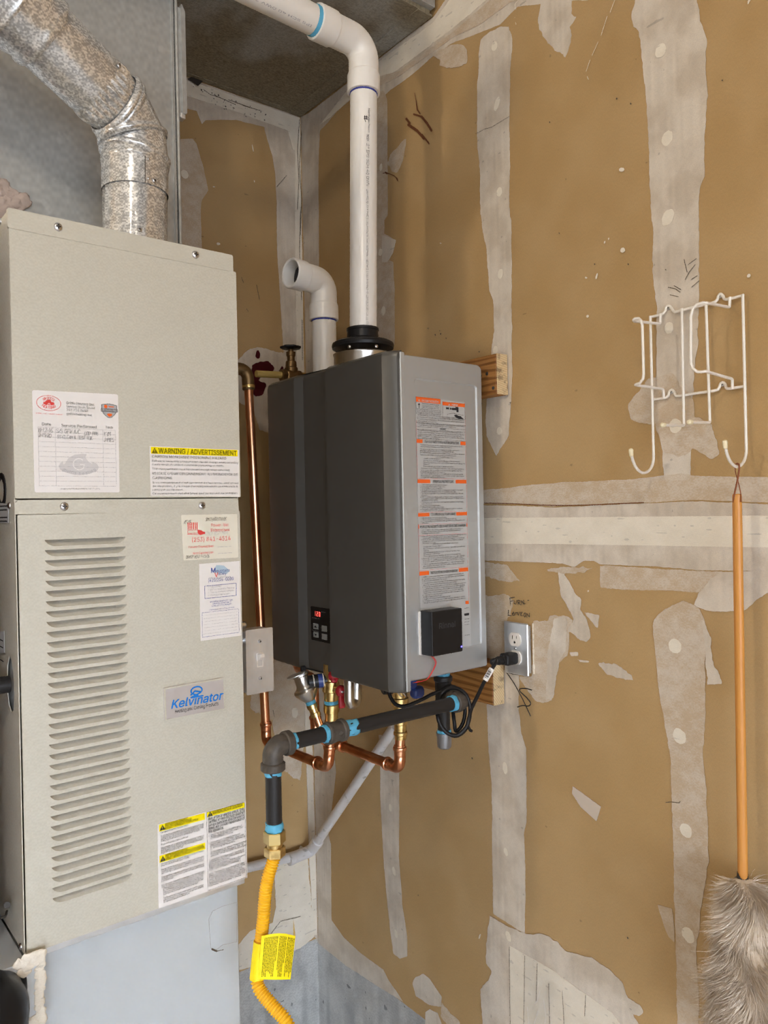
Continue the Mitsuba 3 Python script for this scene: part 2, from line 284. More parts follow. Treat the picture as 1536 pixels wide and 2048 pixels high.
struct('wall_closet', box(-0.13, -0.02, 1.19, WY, FLOOR, 0.47), 'drywall_paper')      # stub wall that closes the furnace nook on the left
DX0, DX1, DZ = -4.0, 0.6, 0.60                                                        # garage door, open, behind the photographer
struct('wall_front', cat_(box(XL, DX0, YF - 0.1, YF, FLOOR, CEIL), box(DX1, WX, YF - 0.1, YF, FLOOR, CEIL), box(DX0, DX1, YF - 0.1, YF, DZ, CEIL)), 'room_white')

def ceiling_lamp(at, r, rad, label):
    lamp = thing('ceiling_lamp', label, 'lamp'); x, y, z = at
    bulb = trimesh.creation.icosphere(3, r); bulb.apply_translation(at)
    k = part(lamp, 'bulb', bulb, 'white_plastic', True); scene[k]['emitter'] = {'type': 'area', 'radiance': {'type': 'rgb', 'value': list(rad)}}
    part(lamp, 'socket', cyl((x, y, z + r), (x, y, z + r + 0.06), 0.03), 'black_plastic'); part(lamp, 'cord', cyl((x, y, z + r + 0.06), (x, y, CEIL), 0.004, 8), 'black_plastic')
ceiling_lamp(LAMP_AT, LAMP_R, BULB, 'bare warm bulb hanging on a long cord left of the frame')
ceiling_lamp((-0.6, -0.25, 1.42), 0.10, BULB2, 'bare warm bulb close under the ceiling behind the photographer')

# --- joint compound, tape, stains and marks lying on the two drywall faces
RW = Fr((WX, 0, 0), (0, -1, 0), (0, 0, 1)); BW = Fr((0, WY, 0), (1, 0, 0), (0, 0, 1))
def ragged(pts, amp, seed, step=0.004):
    P = Polygon(pts)
    if not P.is_valid: P = P.buffer(0)
    if P.geom_type != 'Polygon': P = max(P.geoms, key=lambda g: g.area)
    L = P.exterior.length; n = max(12, int(L / step)); q = np.array([P.exterior.interpolate(k * L / n).coords[0] for k in range(n)])
    t = np.roll(q, -1, 0) - np.roll(q, 1, 0); nn = np.c_[t[:, 1], -t[:, 0]] / (np.linalg.norm(t, axis=1, keepdims=True) + 1e-12)
    s = np.c_[q * 95, np.full(n, seed)]; s2 = np.c_[q * 330, np.full(n, seed + .5)]; s3 = np.c_[q * 28, np.full(n, seed + .7)]
    d = (meshkit.noise(s, 3) - .5) * 1.3 + (meshkit.noise(s2, 5) - .5) * .9 + (meshkit.noise(s3, 6) - .5) * 1.4
    P = Polygon(q + nn * (d * amp)[:, None]).buffer(0)
    return P if P.geom_type == 'Polygon' else max(P.geoms, key=lambda g: g.area)
SEED = [0]
def patch(side, pts, m='joint_mud', lay=1, amp=0.0022, name='joint_compound', th=0.0005):
    SEED[0] += 1; fr, wall, q = (RW, wall_r, [(-a, b) for a, b in pts]) if side == 'R' else (BW, wall_b, pts)
    d = 0.0005 * lay
    part(wall, name, prism(fr, ragged(q, amp, SEED[0] * 1.37), d - 0.0004, d), m, False)
def dab(side, c, a, b, rot=0.0, m='joint_mud_white', lay=4, name='screw_dab'):
    SEED[0] += 1; r = random.Random(SEED[0]); q = []
    for k in range(20):
        t = k * math.pi / 10; x, y = a * math.cos(t) * r.uniform(.92, 1.06), b * math.sin(t) * r.uniform(.92, 1.06)
        q.append((c[0] + (x * math.cos(rot) - y * math.sin(rot)) * (-1 if side == 'R' else 1), c[1] + x * math.sin(rot) + y * math.cos(rot)))
    patch(side, q, m, lay, 0.0008, name)
def mark(side, polys, m, lay=6, name='scuff_mark'):
    fr, wall = (RW, wall_r) if side == 'R' else (BW, wall_b)
    g = uni(*polys); part(wall, name, sheet(fr, g, 0.0005 * lay), m, False)
def line(side, pts, w=0.0012): return stroke([(-a, b) if side == 'R' else (a, b) for a, b in pts], w)

patch('R', [(1.1507,1.0603),(1.1289,1.0494),(1.1193,1.0293),(1.1184,1.0093),(1.1258,.9485),(1.129,.8822),(1.132,.7696),(1.1359,.6745),(1.1353,.6414),(1.1313,.6292),(1.1338,.4764),(1.1374,.3388),(1.1372,.2936),(1.1469,.2023),(1.1509,.1596),(1.1817,.1264),(1.1896,.1145),(1.2043,.1382),(1.2192,.1633),(1.2198,.1988),(1.2136,.2528),(1.1985,.3515),(1.1897,.3951),(1.1893,.4648),(1.2009,.4911),(1.209,.5941),(1.2189,.6322),(1.2248,.7037),(1.2224,.7908),(1.2279,.8214),(1.228,.8763),(1.2254,.97),(1.2173,1.0335),(1.2117,1.0638),(1.1822,1.0683)], lay=2)
patch('R', [(1.0309,1.0783),(.9565,1.038),(.96,.9946),(.9505,.9797),(.9656,.9683),(.961,.9509),(.9666,.9243),(.9781,.9146),(1.0067,.9436),(1.0244,.9677),(1.0461,1.0046),(1.0485,1.0184),(1.0426,1.0374)], amp=0.004)
patch('R', [(.8132,.9606),(.8191,.9338),(.8259,.9158),(.82,.895),(.8086,.8818),(.8052,.8449),(.797,.7411),(.7942,.6817),(.7916,.5617),(.7894,.5214),(.79,.4441),(.7888,.4032),(.7845,.3663),(.7846,.3121),(.7861,.2415),(.7919,.1647),(.778,.099),(.7741,.0437),(.7253,.0417),(.7195,.1391),(.714,.2208),(.7063,.2778),(.7005,.382),(.6994,.5315),(.6971,.5526),(.6885,.568),(.6856,.6208),(.6818,.6739),(.6784,.7088),(.6836,.7648),(.6766,.7978),(.6816,.8184),(.6895,.8397),(.6975,.898)], lay=2)
patch('R', [(.7217,.9111),(.6975,.898),(.6895,.8397),(.6805,.785),(.6802,.707),(.6857,.6139),(.6984,.5312),(.7022,.392),(.718,.3959),(.7227,.5391),(.7286,.7191),(.736,.8295)], 'joint_mud', 3, 0.002)
patch('R', [(.8028,.2338),(.8474,.1889),(.8426,.1607),(.813,.1483),(.7922,.1509),(.773,.094),(.732,.0849),(.7184,.099),(.6837,.0773),(.6709,.0868),(.6723,.1042),(.6825,.1354),(.7136,.1517),(.7167,.1831),(.7551,.2377)], 'joint_mud_thin', 3, 0.004)
patch('R', [(.8043,-.2251),(.8031,-.2157),(.7894,-.2005),(.7639,-.1844),(.7431,-.1737),(.712,-.1863),(.7021,-.203),(.7004,-.2143),(.7013,-.2583),(.7025,-.3175),(.7028,-.3792),(.7106,-.4454),(.7035,-.554),(.7032,-.6315),(.7137,-.6911),(.721,-.7304),(.7302,-.8094),(.7263,-.9008),(.7291,-.9425),(.7692,-.9633),(.7693,-.8267),(.7713,-.7322),(.7709,-.6174),(.7725,-.5463),(.7729,-.4703),(.7854,-.3958),(.7944,-.34),(.7993,-.2823)], 'joint_mud_thin', 3, 0.002)
patch('R', [(.7049,-.2059),(.6899,-.235),(.6906,-.2736),(.6775,-.2986),(.6725,-.3126),(.6988,-.3178),(.7015,-.2689)], 'joint_mud', 4, 0.003)
patch('R', [(.7114,-.1579),(.6897,-.1327),(.6687,-.1212),(.5721,-.1113),(.5725,-.1357),(.6069,-.1612),(.6282,-.1822),(.67,-.1877),(.6981,-.1885),(.7212,-.1808)], 'joint_mud', 4)
# the horizontal seam
patch('R', [(1.2674,.0369),(1.232,.0404),(1.1839,.0422),(1.0867,.0475),(1.0042,.0489),(.8473,.0478),(.7841,.0515),(.7384,.053),(.7035,.0478),(.5693,.0398),(.5701,-.0023),(.7044,.0055),(.8267,.0036),(.9044,.0022),(1.0274,-.0008),(1.1088,.0049),(1.2682,.0112)], 'joint_mud_thin', 2, 0.0012)
patch('R', [(1.2683,.0066),(1.1089,.0016),(1.0274,-.0029),(.9044,.0002),(.8267,.0017),(.7044,.0029),(.5701,-.0048),(.5721,-.1137),(.7068,-.1179),(.7978,-.1158),(.8509,-.1163),(.9199,-.1164),(.9304,-.1109),(.9568,-.1109),(.9818,-.1262),(1.0082,-.1191),(1.091,-.1194),(1.2301,-.1216),(1.2719,-.1232)], 'joint_mud', 3, 0.0012)
patch('R', [(1.2691,-.0238),(1.0411,-.0237),(.8062,-.0229),(.5705,-.0226),(.5714,-.0747),(.8074,-.077),(1.0425,-.0795),(1.2708,-.0834)], 'joint_mud_white', 4, 0.0003, 'joint_tape')
patch('R', [(.92,-.1194),(.8509,-.1192),(.7069,-.1205),(.5722,-.1162),(.5728,-.1504),(.7114,-.157),(.9012,-.1637),(.9186,-.1629)], 'joint_mud_thin', 2)
mark('R', [line('R', [(1.2265,.0104),(1.152,.0079),(1.0673,.0031),(1.0015,.0009),(.9397,.0008),(.8872,.0019),(.8161,.0034)], .0016)], 'stain_brown', 9, 'seam_crease')
# by the outlet
patch('R', [(1.0216,-.1374),(1.0068,-.1387),(.9926,-.1549),(.9806,-.1772),(.9648,-.1913),(.9677,-.2108),(.9558,-.2239),(.946,-.248),(.9439,-.2649),(.9546,-.2762),(.9741,-.2705),(1.0001,-.256),(.9844,-.2328),(1.0014,-.2045),(1.015,-.187),(1.0196,-.1613)], lay=3)
patch('R', [(1.0914,-.2466),(1.0492,-.2424),(1.0462,-.2305),(1.0019,-.2262),(.9869,-.234),(.995,-.2575),(1.0026,-.308),(1.0183,-.3215),(1.0342,-.3343),(1.0422,-.3903),(1.0453,-.4087),(1.067,-.4212),(1.0875,-.4185),(1.1108,-.4021),(1.1329,-.374),(1.0972,-.3662)], 'joint_mud_thin', 2, 0.003)
patch('R', [(1.0357,-.2337),(1.0019,-.2283),(1.0036,-.2978),(1.0222,-.321),(1.0399,-.4035),(1.0614,-.4117),(1.0536,-.3149)], 'joint_mud', 3, 0.003)
patch('R', [(.958,-.215),(.9187,-.2163),(.9287,-.2422),(.9451,-.2319)], 'joint_mud', 2, 0.004)
patch('R', [(1.2371,-.2025),(1.1996,-.1997),(1.1677,-.1929),(1.1474,-.208),(1.1539,-.2341),(1.1693,-.2545),(1.1719,-.3533),(1.2415,-.3634)], 'joint_mud_thin', 2, 0.004)
patch('R', [(1.2302,-.1262),(1.163,-.1301),(1.1274,-.1625),(1.1581,-.1677),(1.2311,-.1573)], 'joint_mud_thin', 2, 0.003)
patch('R', [(1.0505,-.1336),(1.0174,-.1268),(.9793,-.124),(.9355,-.125),(.9549,-.135),(1.0049,-.1386),(1.0466,-.1376)], 'joint_mud_thin', 4, 0.004)
patch('R', [(.935,-.3108),(.9232,-.3101),(.9023,-.314),(.8852,-.3125),(.8534,-.328),(.8492,-.3349),(.8634,-.3372),(.905,-.3302),(.9293,-.3199)], 'joint_mud', 2, 0.005)
patch('R', [(.9961,-.3019),(.976,-.2982),(.9749,-.3052),(.9937,-.3088)], 'joint_mud', 2, 0.002)
patch('R', [(.9776,-.3127),(.947,-.3125),(.9495,-.3169),(.9715,-.318)], 'joint_mud', 2, 0.002)
# stripe below the lower board
patch('R', [(1.2345,-.4569),(1.2314,-.5426),(1.2262,-.6138),(1.2235,-.6842),(1.2265,-.7403),(1.2271,-.9325),(1.1331,-.9391),(1.1278,-.7906),(1.1289,-.7195),(1.1209,-.6852),(1.1197,-.5863),(1.1197,-.5294),(1.1303,-.4978),(1.139,-.4423),(1.1357,-.3722),(1.1722,-.3645),(1.192,-.3732)], lay=2)
patch('R', [(1.2382,-.9404),(1.2514,-1.0155),(1.2526,-1.0591),(1.2354,-1.0687),(1.2456,-1.0966),(1.2737,-1.1273),(1.2666,-1.2212),(.8432,-1.0017),(.8591,-.9868),(.8652,-.9657),(.877,-.9472),(.8833,-.9318),(.9115,-.9183),(.949,-.9143),(1.0214,-.9267),(1.0407,-.9182),(1.0904,-.919),(1.1302,-.9379),(1.1921,-.9446)], 'joint_mud', 3, 0.003)
patch('R', [(1.1772,-.9846),(1.1299,-.984),(1.0555,-.9841),(1.0358,-.9878),(.9678,-.995),(.9087,-1.001),(.882,-1.0218),(1.1802,-1.1764)], 'joint_mud_white', 4, 0.0008, 'joint_tape')
mark('R', [line('R', q, .0009) for q in ([(1.1767,-.9866),(1.1784,-1.1642)], [(1.1314,-.9858),(1.1383,-1.1436)], [(1.0963,-.9876),(1.1012,-1.0702)], [(1.0656,-1.0155),(1.0652,-1.1061)], [(1.03,-1.0145),(1.0265,-1.0862)], [(.9703,-.9962),(.9737,-1.0387)])], 'pencil', 9, 'torn_crease')
mark('R', [line('R', q, .0011) for q in ([(1.0908,-1.0435),(1.0984,-1.0688),(1.1056,-1.0789)], [(1.1271,-1.0972),(1.1224,-1.1355)], [(1.0802,-1.0578),(1.0756,-1.0899),(1.0789,-1.1131)], [(1.0975,-1.0901),(1.1096,-1.1289)], [(1.0671,-1.075),(1.0598,-1.1033)])], 'paper_white', 9, 'torn_crease')
patch('R', [(.8727,-.9549),(.8476,-.9561),(.8392,-.9634),(.8481,-.9774),(.8634,-.9812),(.8675,-.9678)], 'joint_mud', 3)
patch('R', [(.8051,-.7472),(.7756,-.743),(.7722,-.772),(.7718,-.804),(.7838,-.7989),(.7935,-.7807)], 'joint_mud_thin', 3, 0.001)
# stripe behind the vent pipe and on below the heater
patch('R', [(1.6185,1.1252),(1.5634,1.1011),(1.5497,1.0716),(1.5573,.7733),(1.5723,.7647),(1.5734,.7281),(1.5246,.6983),(1.5378,.6695),(1.5549,.6545),(1.5386,.645),(1.5348,.5711),(1.5394,.4288),(1.6416,.4337)], 'joint_mud_thin', 2, 0.0015)
patch('R', [(1.5819,.728),(1.5247,.697),(1.5378,.6695),(1.5633,.6515),(1.5843,.6558)], 'joint_mud', 3, 0.001)
patch('R', [(1.6409,-.6119),(1.638,-.7227),(1.6402,-.7913),(1.6344,-.8806),(1.6296,-.9644),(1.6169,-1.072),(1.6099,-1.119),(1.5972,-1.1875),(1.5701,-1.1889),(1.5389,-1.1697),(1.5373,-1.1166),(1.5553,-1.0425),(1.5578,-.9934),(1.5656,-.9142),(1.56,-.8015),(1.5563,-.6858),(1.5534,-.5929)], 'joint_mud', 2, 0.001)
# inner corner, both faces
patch('R', [(1.9709,1.1991),(1.9253,1.1909),(1.7118,1.1925),(1.5731,1.1936),(1.4947,1.1963),(1.3659,1.1952),(1.3004,1.224),(.916,1.0161),(.9164,.9967),(.9767,1.0266),(1.1023,1.0802),(1.152,1.0676),(1.2113,1.0806),(1.251,1.0888),(1.3108,1.1017),(1.3687,1.102),(1.4223,1.0951),(1.4981,1.0904),(1.5366,1.0919),(1.5809,1.0849),(1.7018,1.1437),(1.784,1.135),(1.8247,1.123),(1.8638,1.1155),(1.871,1.0625),(1.8768,.9763),(1.8899,.4772),(1.9229,-.4176),(1.8726,-.5588),(1.8493,-.7657),(1.8707,-.8643),(1.8951,-.9637),(1.883,-.991),(1.8885,-1.216),(1.8258,-1.2415),(1.7487,-1.2514),(1.716,-1.251),(1.6422,-1.2523),(1.619,-1.2701),(1.5592,-1.2989),(1.6527,-1.3078),(1.8186,-1.3199),(1.9615,-1.3174)], 'joint_mud', 1, 0.0012)
patch('R', [(1.7122,1.1829),(1.4971,1.1232),(1.2964,1.1254),(1.1712,1.1374),(1.0809,1.0893),(1.1218,1.0992),(1.2139,1.0978),(1.2968,1.1114),(1.4975,1.1106),(1.702,1.1369)], 'joint_mud_thin', 3, 0.001)
patch('R', [(1.8632,1.1328),(1.7124,1.1761),(1.5733,1.1871),(1.3664,1.1809),(1.3007,1.2124),(1.174,1.1445),(1.303,1.1334),(1.4969,1.1295),(1.7136,1.1419),(1.8116,1.1336)], 'joint_mud_white', 2, 0.0015)
patch('R', [(1.3723,1.1036),(1.3507,1.1055),(1.3091,1.0986),(1.2677,1.0785),(1.2551,1.0596),(1.2559,1.0322),(1.2856,1.0344),(1.3243,1.0499),(1.3483,1.0682),(1.3445,1.0784)], 'joint_mud_thin', 3)
patch('R', [(1.4765,-1.1855),(1.4537,-1.1877),(1.4083,-1.2125),(1.4127,-1.2383),(1.4558,-1.2559),(1.5078,-1.2582),(1.5209,-1.232),(1.5103,-1.2115)], 'joint_mud', 2, 0.0015)
patch('R', [(1.4717,-1.2803),(1.4542,-1.2652),(1.4242,-1.2591),(1.4033,-1.2921),(1.4751,-1.3293)], 'joint_mud', 2, 0.0015)
patch('R', [(1.4087,-1.2264),(1.3802,-1.2333),(1.3453,-1.2378),(1.3373,-1.2579),(1.3726,-1.2761),(1.4133,-1.2598)], 'joint_mud_thin', 2, 0.006)
patch('R', [(1.544,.9257),(1.4989,.9396),(1.479,.9421),(1.4815,.9252),(1.4881,.9022),(1.4986,.8831),(1.5151,.8697),(1.5311,.8793),(1.555,.9088)], 'joint_mud_thin', 2, 0.004)
# dabs over the screws
for q, a, b, r in (((1.1696,1.0275), .009, .0105, .2), ((1.1655,.8978), .008, .015, -.45), ((1.1633,.7013), .0085, .0105, 0), ((1.1652,.5194), .0085, .011, -.1), ((1.1847,.3536), .008, .009, 0), ((1.1775,.1709), .008, .009, .2),
                   ((.7657,.8241), .0115, .0125, 0), ((.7561,.6613), .0115, .0135, -.3), ((.7571,.5187), .0125, .015, -.4), ((.7593,.319), .0095, .011, 0), ((.7503,.1403), .012, .013, 0), ((.7595,-.2586), .0125, .0135, 0), ((.754,-.4212), .0128, .014, .2),
                   ((.7449,-.589), .012, .0125, .4), ((.7448,-.7779), .012, .014, .5), ((1.5821,.5266), .009, .012, 0), ((1.5898,.6838), .009, .010, 0), ((1.5952,-.7959), .007, .011, .1), ((1.5858,-.9624), .007, .012, .3), ((1.5827,-1.1278), .007, .011, .2), ((1.1811,-.5864), .0075, .014, .1),
                   ((1.1831,-.7751), .0065, .0095, .3), ((1.1806,-.9647), .008, .011, .4), ((1.5804,.9062), .006, .010, 0)):
    dab('R', q, a, b, r)
# stains and writing
mark('R', [line('R', q, w) for q, w in (([(1.4391,1.0403),(1.4341,1.0182),(1.4274,.9892)], .0018), ([(1.4341,1.0182),(1.431,.9957),(1.4201,.9812)], .0031), ([(1.4445,.99),(1.4148,.9715),(1.3969,.9506)], .0037), ([(1.4148,.9715),(1.3952,.9475),(1.3795,.9228)], .0055), ([(1.4735,.9907),(1.4585,.9719)], .0055), ([(1.4663,.9725),(1.4326,.9439),(1.4072,.9141)], .0062), ([(1.4143,.9268),(1.3894,.8949)], .0037), ([(1.5704,.8868),(1.5558,.8829),(1.5255,.8643),(1.5117,.8505)], .0018), ([(1.562,.8864),(1.5538,.8796)], .0037), ([(1.5156,.8544),(1.5118,.8479)], .0037))], 'stain_brown', 6, 'brown_smear')
mark('R', [line('R', q, .0009) for q in ([(1.2317,.8572),(1.2206,.8562),(1.2049,.8568),(1.1819,.8521),(1.1592,.853),(1.1297,.8541)],)], 'pencil', 6, 'pencil_line')
mark('R', [line('R', q, .0011) for q in ([(.7588,.3924),(.7451,.3864),(.7356,.3779)], [(.747,.3923),(.7336,.3819)], [(.7551,.3779),(.7396,.3708)], [(.7256,.3978),(.7178,.4092),(.7063,.4194)], [(.7215,.4101),(.7268,.4337)], [(.7143,.395),(.703,.3992)], [(.7194,.4229),(.7042,.4294)], [(.7136,.3816),(.6994,.3896)], [(.7836,-.5495),(.7714,-.5451),(.7566,-.5427),(.7545,-.5394)])], 'pencil', 6)
for q in ((1.0195,.7973), (1.0007,.5613), (.9156,.4752), (.8404,.4555), (.8585,.7768), (.8284,.7544), (.6514,.7183), (.7631,.4252), (1.3653,.4315), (1.362,.4235), (1.343,.4091), (1.3816,.4248), (1.4066,.4457), (1.2344,.3577), (1.2297,.2388), (1.1432,.2295), (.8701,-.8364), (1.2833,-.5885), (1.548,-.6837), (1.4879,-.9892)):
    dab('R', q, .0013, .0018, .3, 'pencil', 6, 'nail_hole')
for q, a, b in (((.9115,.4505), .002, .006), ((.9363,.4537), .003, .0012), ((.8916,.5117), .002, .003), ((.8823,.5159), .0015, .002), ((.8518,.4851), .006, .005), ((.9345,.3766), .003, .003), ((.6126,.3766), .003, .003), ((.8506,.6382), .006, .003), ((1.3556,.6413), .003, .0012), ((.6032,.8288), .002, .006), ((.9461,-.1717), .0018, .002), ((1.2703,-1.0025), .002, .008)):
    dab('R', q, a, b, -.4, 'joint_mud_white', 6, 'mud_splash')
mark('R', [line('R', q, .0013) for q in ([(1.1038,1.0745),(1.1078,1.0874),(1.0949,1.0914)], [(1.1034,1.0895),(1.108,1.0767)], [(1.1085,1.0597),(1.108,1.0583)], [(1.1059,1.0476),(1.1047,1.0426)], [(.8576,.9655),(.8692,.9466)], [(.876,.9425),(.8904,.9129)], [(.8975,.9038),(.912,.8843)], [(.9169,.8777),(.9268,.8596)], [(.9246,.8488),(.9213,.8413)])], 'joint_mud_white', 6, 'dried_drip')
hw = []
for s in ([(1.1546,-.2019),(1.1541,-.2174)], [(1.1553,-.202),(1.1413,-.1987)], [(1.1548,-.2097),(1.1474,-.2074)], [(1.1429,-.2054),(1.1424,-.2131),(1.1374,-.2138),(1.1342,-.2047)], [(1.1309,-.2144),(1.1313,-.2045),(1.1249,-.2051),(1.1257,-.209),(1.1308,-.21),(1.1237,-.2143)], [(1.1201,-.2145),(1.1206,-.2047),(1.1144,-.213),(1.1149,-.2032)], [(1.1122,-.2106),(1.1111,-.2105)], [(1.1036,-.2028),(1.1,-.2023)],
          [(1.1597,-.229),(1.1615,-.2409),(1.1512,-.2405)], [(1.1489,-.2358),(1.143,-.2342),(1.1451,-.2316),(1.1489,-.2364),(1.1468,-.24),(1.1424,-.2385)], [(1.1409,-.2384),(1.1393,-.2327),(1.1357,-.2324),(1.1344,-.2372)], [(1.1335,-.2311),(1.1308,-.238),(1.127,-.2299)], [(1.1191,-.2298),(1.1241,-.2308),(1.1243,-.2379),(1.1193,-.2374)], [(1.1242,-.2341),(1.1206,-.2332)], [(1.1135,-.2314),(1.1157,-.236),(1.113,-.2401),(1.1094,-.2365),(1.1099,-.2311),(1.1135,-.2314)], [(1.1066,-.2395),(1.1064,-.2313),(1.1003,-.2383),(1.0994,-.2301)]):
    hw.append(line('R', s, .0013))
mark('R', hw, 'ink_black', 7, 'handwriting')
solo('torn_tape', prism(RW, Polygon([(-a, b) for a, b in [(.9939,-.5765),(.9263,-.5992),(.9377,-.6315),(.976,-.6136),(.9967,-.5918)]]), 0.001, 0.0022), 'tape_paper', 'torn scrap of tan masking tape stuck to the bare drywall right of the lower board', 'tape', False)
# back wall
patch('B', [(.8637,1.1985),(.9051,1.1936),(1.2753,1.1968),(1.2745,.9449),(1.2706,.4892),(1.2702,.034),(1.2733,-.5744),(1.2824,-1.3167),(1.2649,-1.2874),(1.2543,-1.0561),(1.2517,-.7221),(1.2378,-.4176),(1.2172,.184),(1.2004,.4961),(1.1865,.776),(1.1882,.9186),(1.1851,1.0022),(1.1762,1.056),(1.1524,1.1199),(1.1527,1.1302),(1.0597,1.1227),(.9648,1.0941),(.954,1.0784),(.9384,1.111),(.9031,1.107),(.8615,1.1008)], 'joint_mud', 1, 0.0012)
patch('B', [(.8634,1.1849),(.9049,1.188),(1.2752,1.1937),(1.2764,1.097),(1.2478,1.0891),(1.2316,1.1415),(1.073,1.1468),(.904,1.1441),(.8624,1.1415)], 'joint_mud_white', 2, 0.0015)
patch('B', [(1.2589,1.1827),(1.2769,1.1912),(1.2744,.7932),(1.2719,.3984),(1.2733,-.5744),(1.2775,-1.292),(1.2613,-1.2861),(1.2517,-.7221),(1.2486,-.1924),(1.2455,.3357),(1.2494,.7883)], 'joint_mud_white', 2, 0.0012)
patch('B', [(.8595,1.0085),(.9248,1.0313),(.9363,1.0194),(.9543,.9621),(.9694,.8993),(.9492,.8681),(.944,.8378),(.946,.729),(.9484,.7018),(.8522,.6837)], 'joint_mud_thin', 1, 0.0012)
patch('B', [(1.0392,.3775),(1.0404,.4288),(1.0828,.4664),(1.1124,.4799),(1.1691,.4732),(1.2155,.4755),(1.2413,.4558),(1.2172,.184),(1.1581,.2263),(1.1166,.239),(1.0934,.2956),(1.0379,.3205)], 'joint_mud', 2, 0.003)
patch('B', [(.9543,-1.2862),(.9563,-1.1963),(1.0131,-1.2215),(1.0502,-1.198),(1.1241,-1.1997),(1.1368,-1.1601),(1.1299,-1.0258),(1.1469,-1.0207),(1.2049,-1.0441),(1.2235,-1.0017),(1.2479,-1.0239),(1.2665,-1.2941),(1.2161,-1.3087),(1.1725,-1.3073),(1.051,-1.3015)], 'joint_mud_white', 2, 0.002)
patch('B', [(1.069,-.3956),(1.1687,-.3938),(1.2374,-.4326),(1.2525,-.6919),(1.2283,-.8074),(1.1599,-.7617),(1.1381,-.6099),(1.065,-.5675)], 'joint_mud_thin', 1, 0.006)
patch('B', [(1.0964,.426),(1.1114,.4362),(1.133,.4385),(1.1464,.4428),(1.1596,.4324),(1.1679,.4244),(1.1642,.4108),(1.1253,.3969),(1.1167,.383),(1.1415,.3779),(1.1377,.3571),(1.1256,.34),(1.1058,.3356),(1.0945,.342),(1.0906,.3835),(1.0929,.4141)], 'stain_red', 4, 0.0035, 'dark_red_splatter')
patch('B', [(1.1105,.4681),(1.1155,.4715),(1.1219,.4606),(1.1183,.4471),(1.1116,.445),(1.1052,.4515)], 'stain_red', 4, 0.001, 'dark_red_splatter')
patch('B', [(1.1883,.4235),(1.1937,.4329),(1.2005,.4277),(1.1916,.4179),(1.1813,.4169)], 'stain_red', 4, 0.001, 'dark_red_splatter')
for q, a, b in (((.8991,.9258), .011, .012), ((.995,.7554), .006, .004), ((.9849,.9128), .004, .002), ((1.1139,.9607), .002, .003), ((1.1112,1.0557), .0012, .011), ((1.2139,-.6017), .011, .016)):
    dab('B', q, a, b, .2)
mark('B', [line('B', q, .0016) for q in ([(1.2733,1.1871),(1.2639,1.0936),(1.267,1.0037),(1.2594,.9111)], [(1.2796,1.1556),(1.2699,1.0498),(1.2745,.9449),(1.2683,.8374)], [(1.2702,.9136),(1.2636,.7911),(1.2671,.6403)], [(1.2674,.5798),(1.2662,.4585)])], 'pencil', 6, 'corner_crack')
mark('B', [line('B', q, .0014) for q in ([(.9592,1.1757),(.9801,1.1685),(1.0107,1.1699)], [(.9954,1.1706),(1.0575,1.1649)], [(1.034,1.1717),(1.1058,1.1713)], [(1.0815,1.1695),(1.1387,1.1728)], [(1.1875,.9614),(1.223,1.0045)], [(1.0651,.6735),(1.0712,.6588)], [(1.1134,.6601),(1.1223,.6179)], [(1.0791,.5853),(1.0854,.5776)], [(1.1388,-.5807),(1.1434,-.6021)], [(1.115,-1.23),(1.1493,-1.2041),(1.2184,-1.2134)])], 'pencil', 6)
for k in range(46):
    t = rng.random() ** .7; dab('B', (.9503,1.1783), 0, 0) if False else dab('B', ((.9502,1.1755)[0] + t * 0.20 + rng.uniform(-.03, .03), 1.175 - rng.random() ** 2 * .035), rng.uniform(.0007, .002), rng.uniform(.0008, .002), 0, 'pencil', 6, 'mould_speck')

# ---------------------------------------------------------------- furnace, its platform, return box, flue and supply plenum
FF = Fr((0, 1.2, 0), (1, 0, 0), (0, 0, 1)); FL = Fr((0.2755, 0, 0), (0, -1, 0), (0, 0, 1))
fx0, fx1, fzb, fzt = 0.2765, 0.6375, -0.6362, 0.4455
furnace = thing('furnace', 'tall beige gas furnace covered in service stickers with a louvered lower door', 'furnace')
t_ = 0.0015
knock = Polygon([(-a, b) for a, b in [(1.2738,-.2531),(1.268,-.224),(1.2541,-.2085),(1.2421,-.2113),(1.2316,-.2298),(1.2282,-.2588),(1.2336,-.2857),(1.2493,-.2925),(1.264,-.284),(1.2719,-.2664)]])
left_side = prism(Fr((fx0, 0, 0), (0, -1, 0), (0, 0, 1)), sbox(-1.92, fzb, -1.203, fzt).difference(knock), -t_, 0)
part(furnace, 'cabinet', cat_(left_side, box(fx1 - t_, fx1, 1.203, 1.92, fzb, fzt), box(fx0, fx1, 1.92 - t_, 1.92, fzb, fzt), box(fx0, fx1, 1.203, 1.92, fzt - t_, fzt), box(fx0, fx1, 1.203, 1.92, fzb, fzb + t_), box(fx0, fx1, 1.24, 1.2415, 0.01, fzt)), 'beige_enamel', False)
xa, za = (.2746,.4451); xb, zb = (.2767,.4181); xc, zc = (.6348,.4468)
part(furnace, 'top_flange', prism(FF, rect(xa, zb, xc, zc + .0004, .003), -0.004, 0.0012), 'beige_enamel', 20)
z_mid = (.2755,.0269)[1]; z_strip = (.277,.0038)[1]
part(furnace, 'upper_door', cat_(prism(FF, rect((.2767,.4181)[0], z_mid, (.641,.4219)[0], zb + .001, .002), -0.003, 0.0)), 'beige_enamel', 20)
part(furnace, 'middle_rail', prism(FF, Polygon([(.2764,.0038), (.638,.0018), (.6375,.0201), (.6366,.0253), (.2815,.0247), (.2767,.0197)]), -0.0045, -0.0025), 'beige_enamel', 20)
part(furnace, 'corner_tab', prism(FF, Polygon([(.2755,.0251), (.2808,.0251), (.2764,.0204)]), -0.0045, -0.0022), 'beige_enamel', 20)
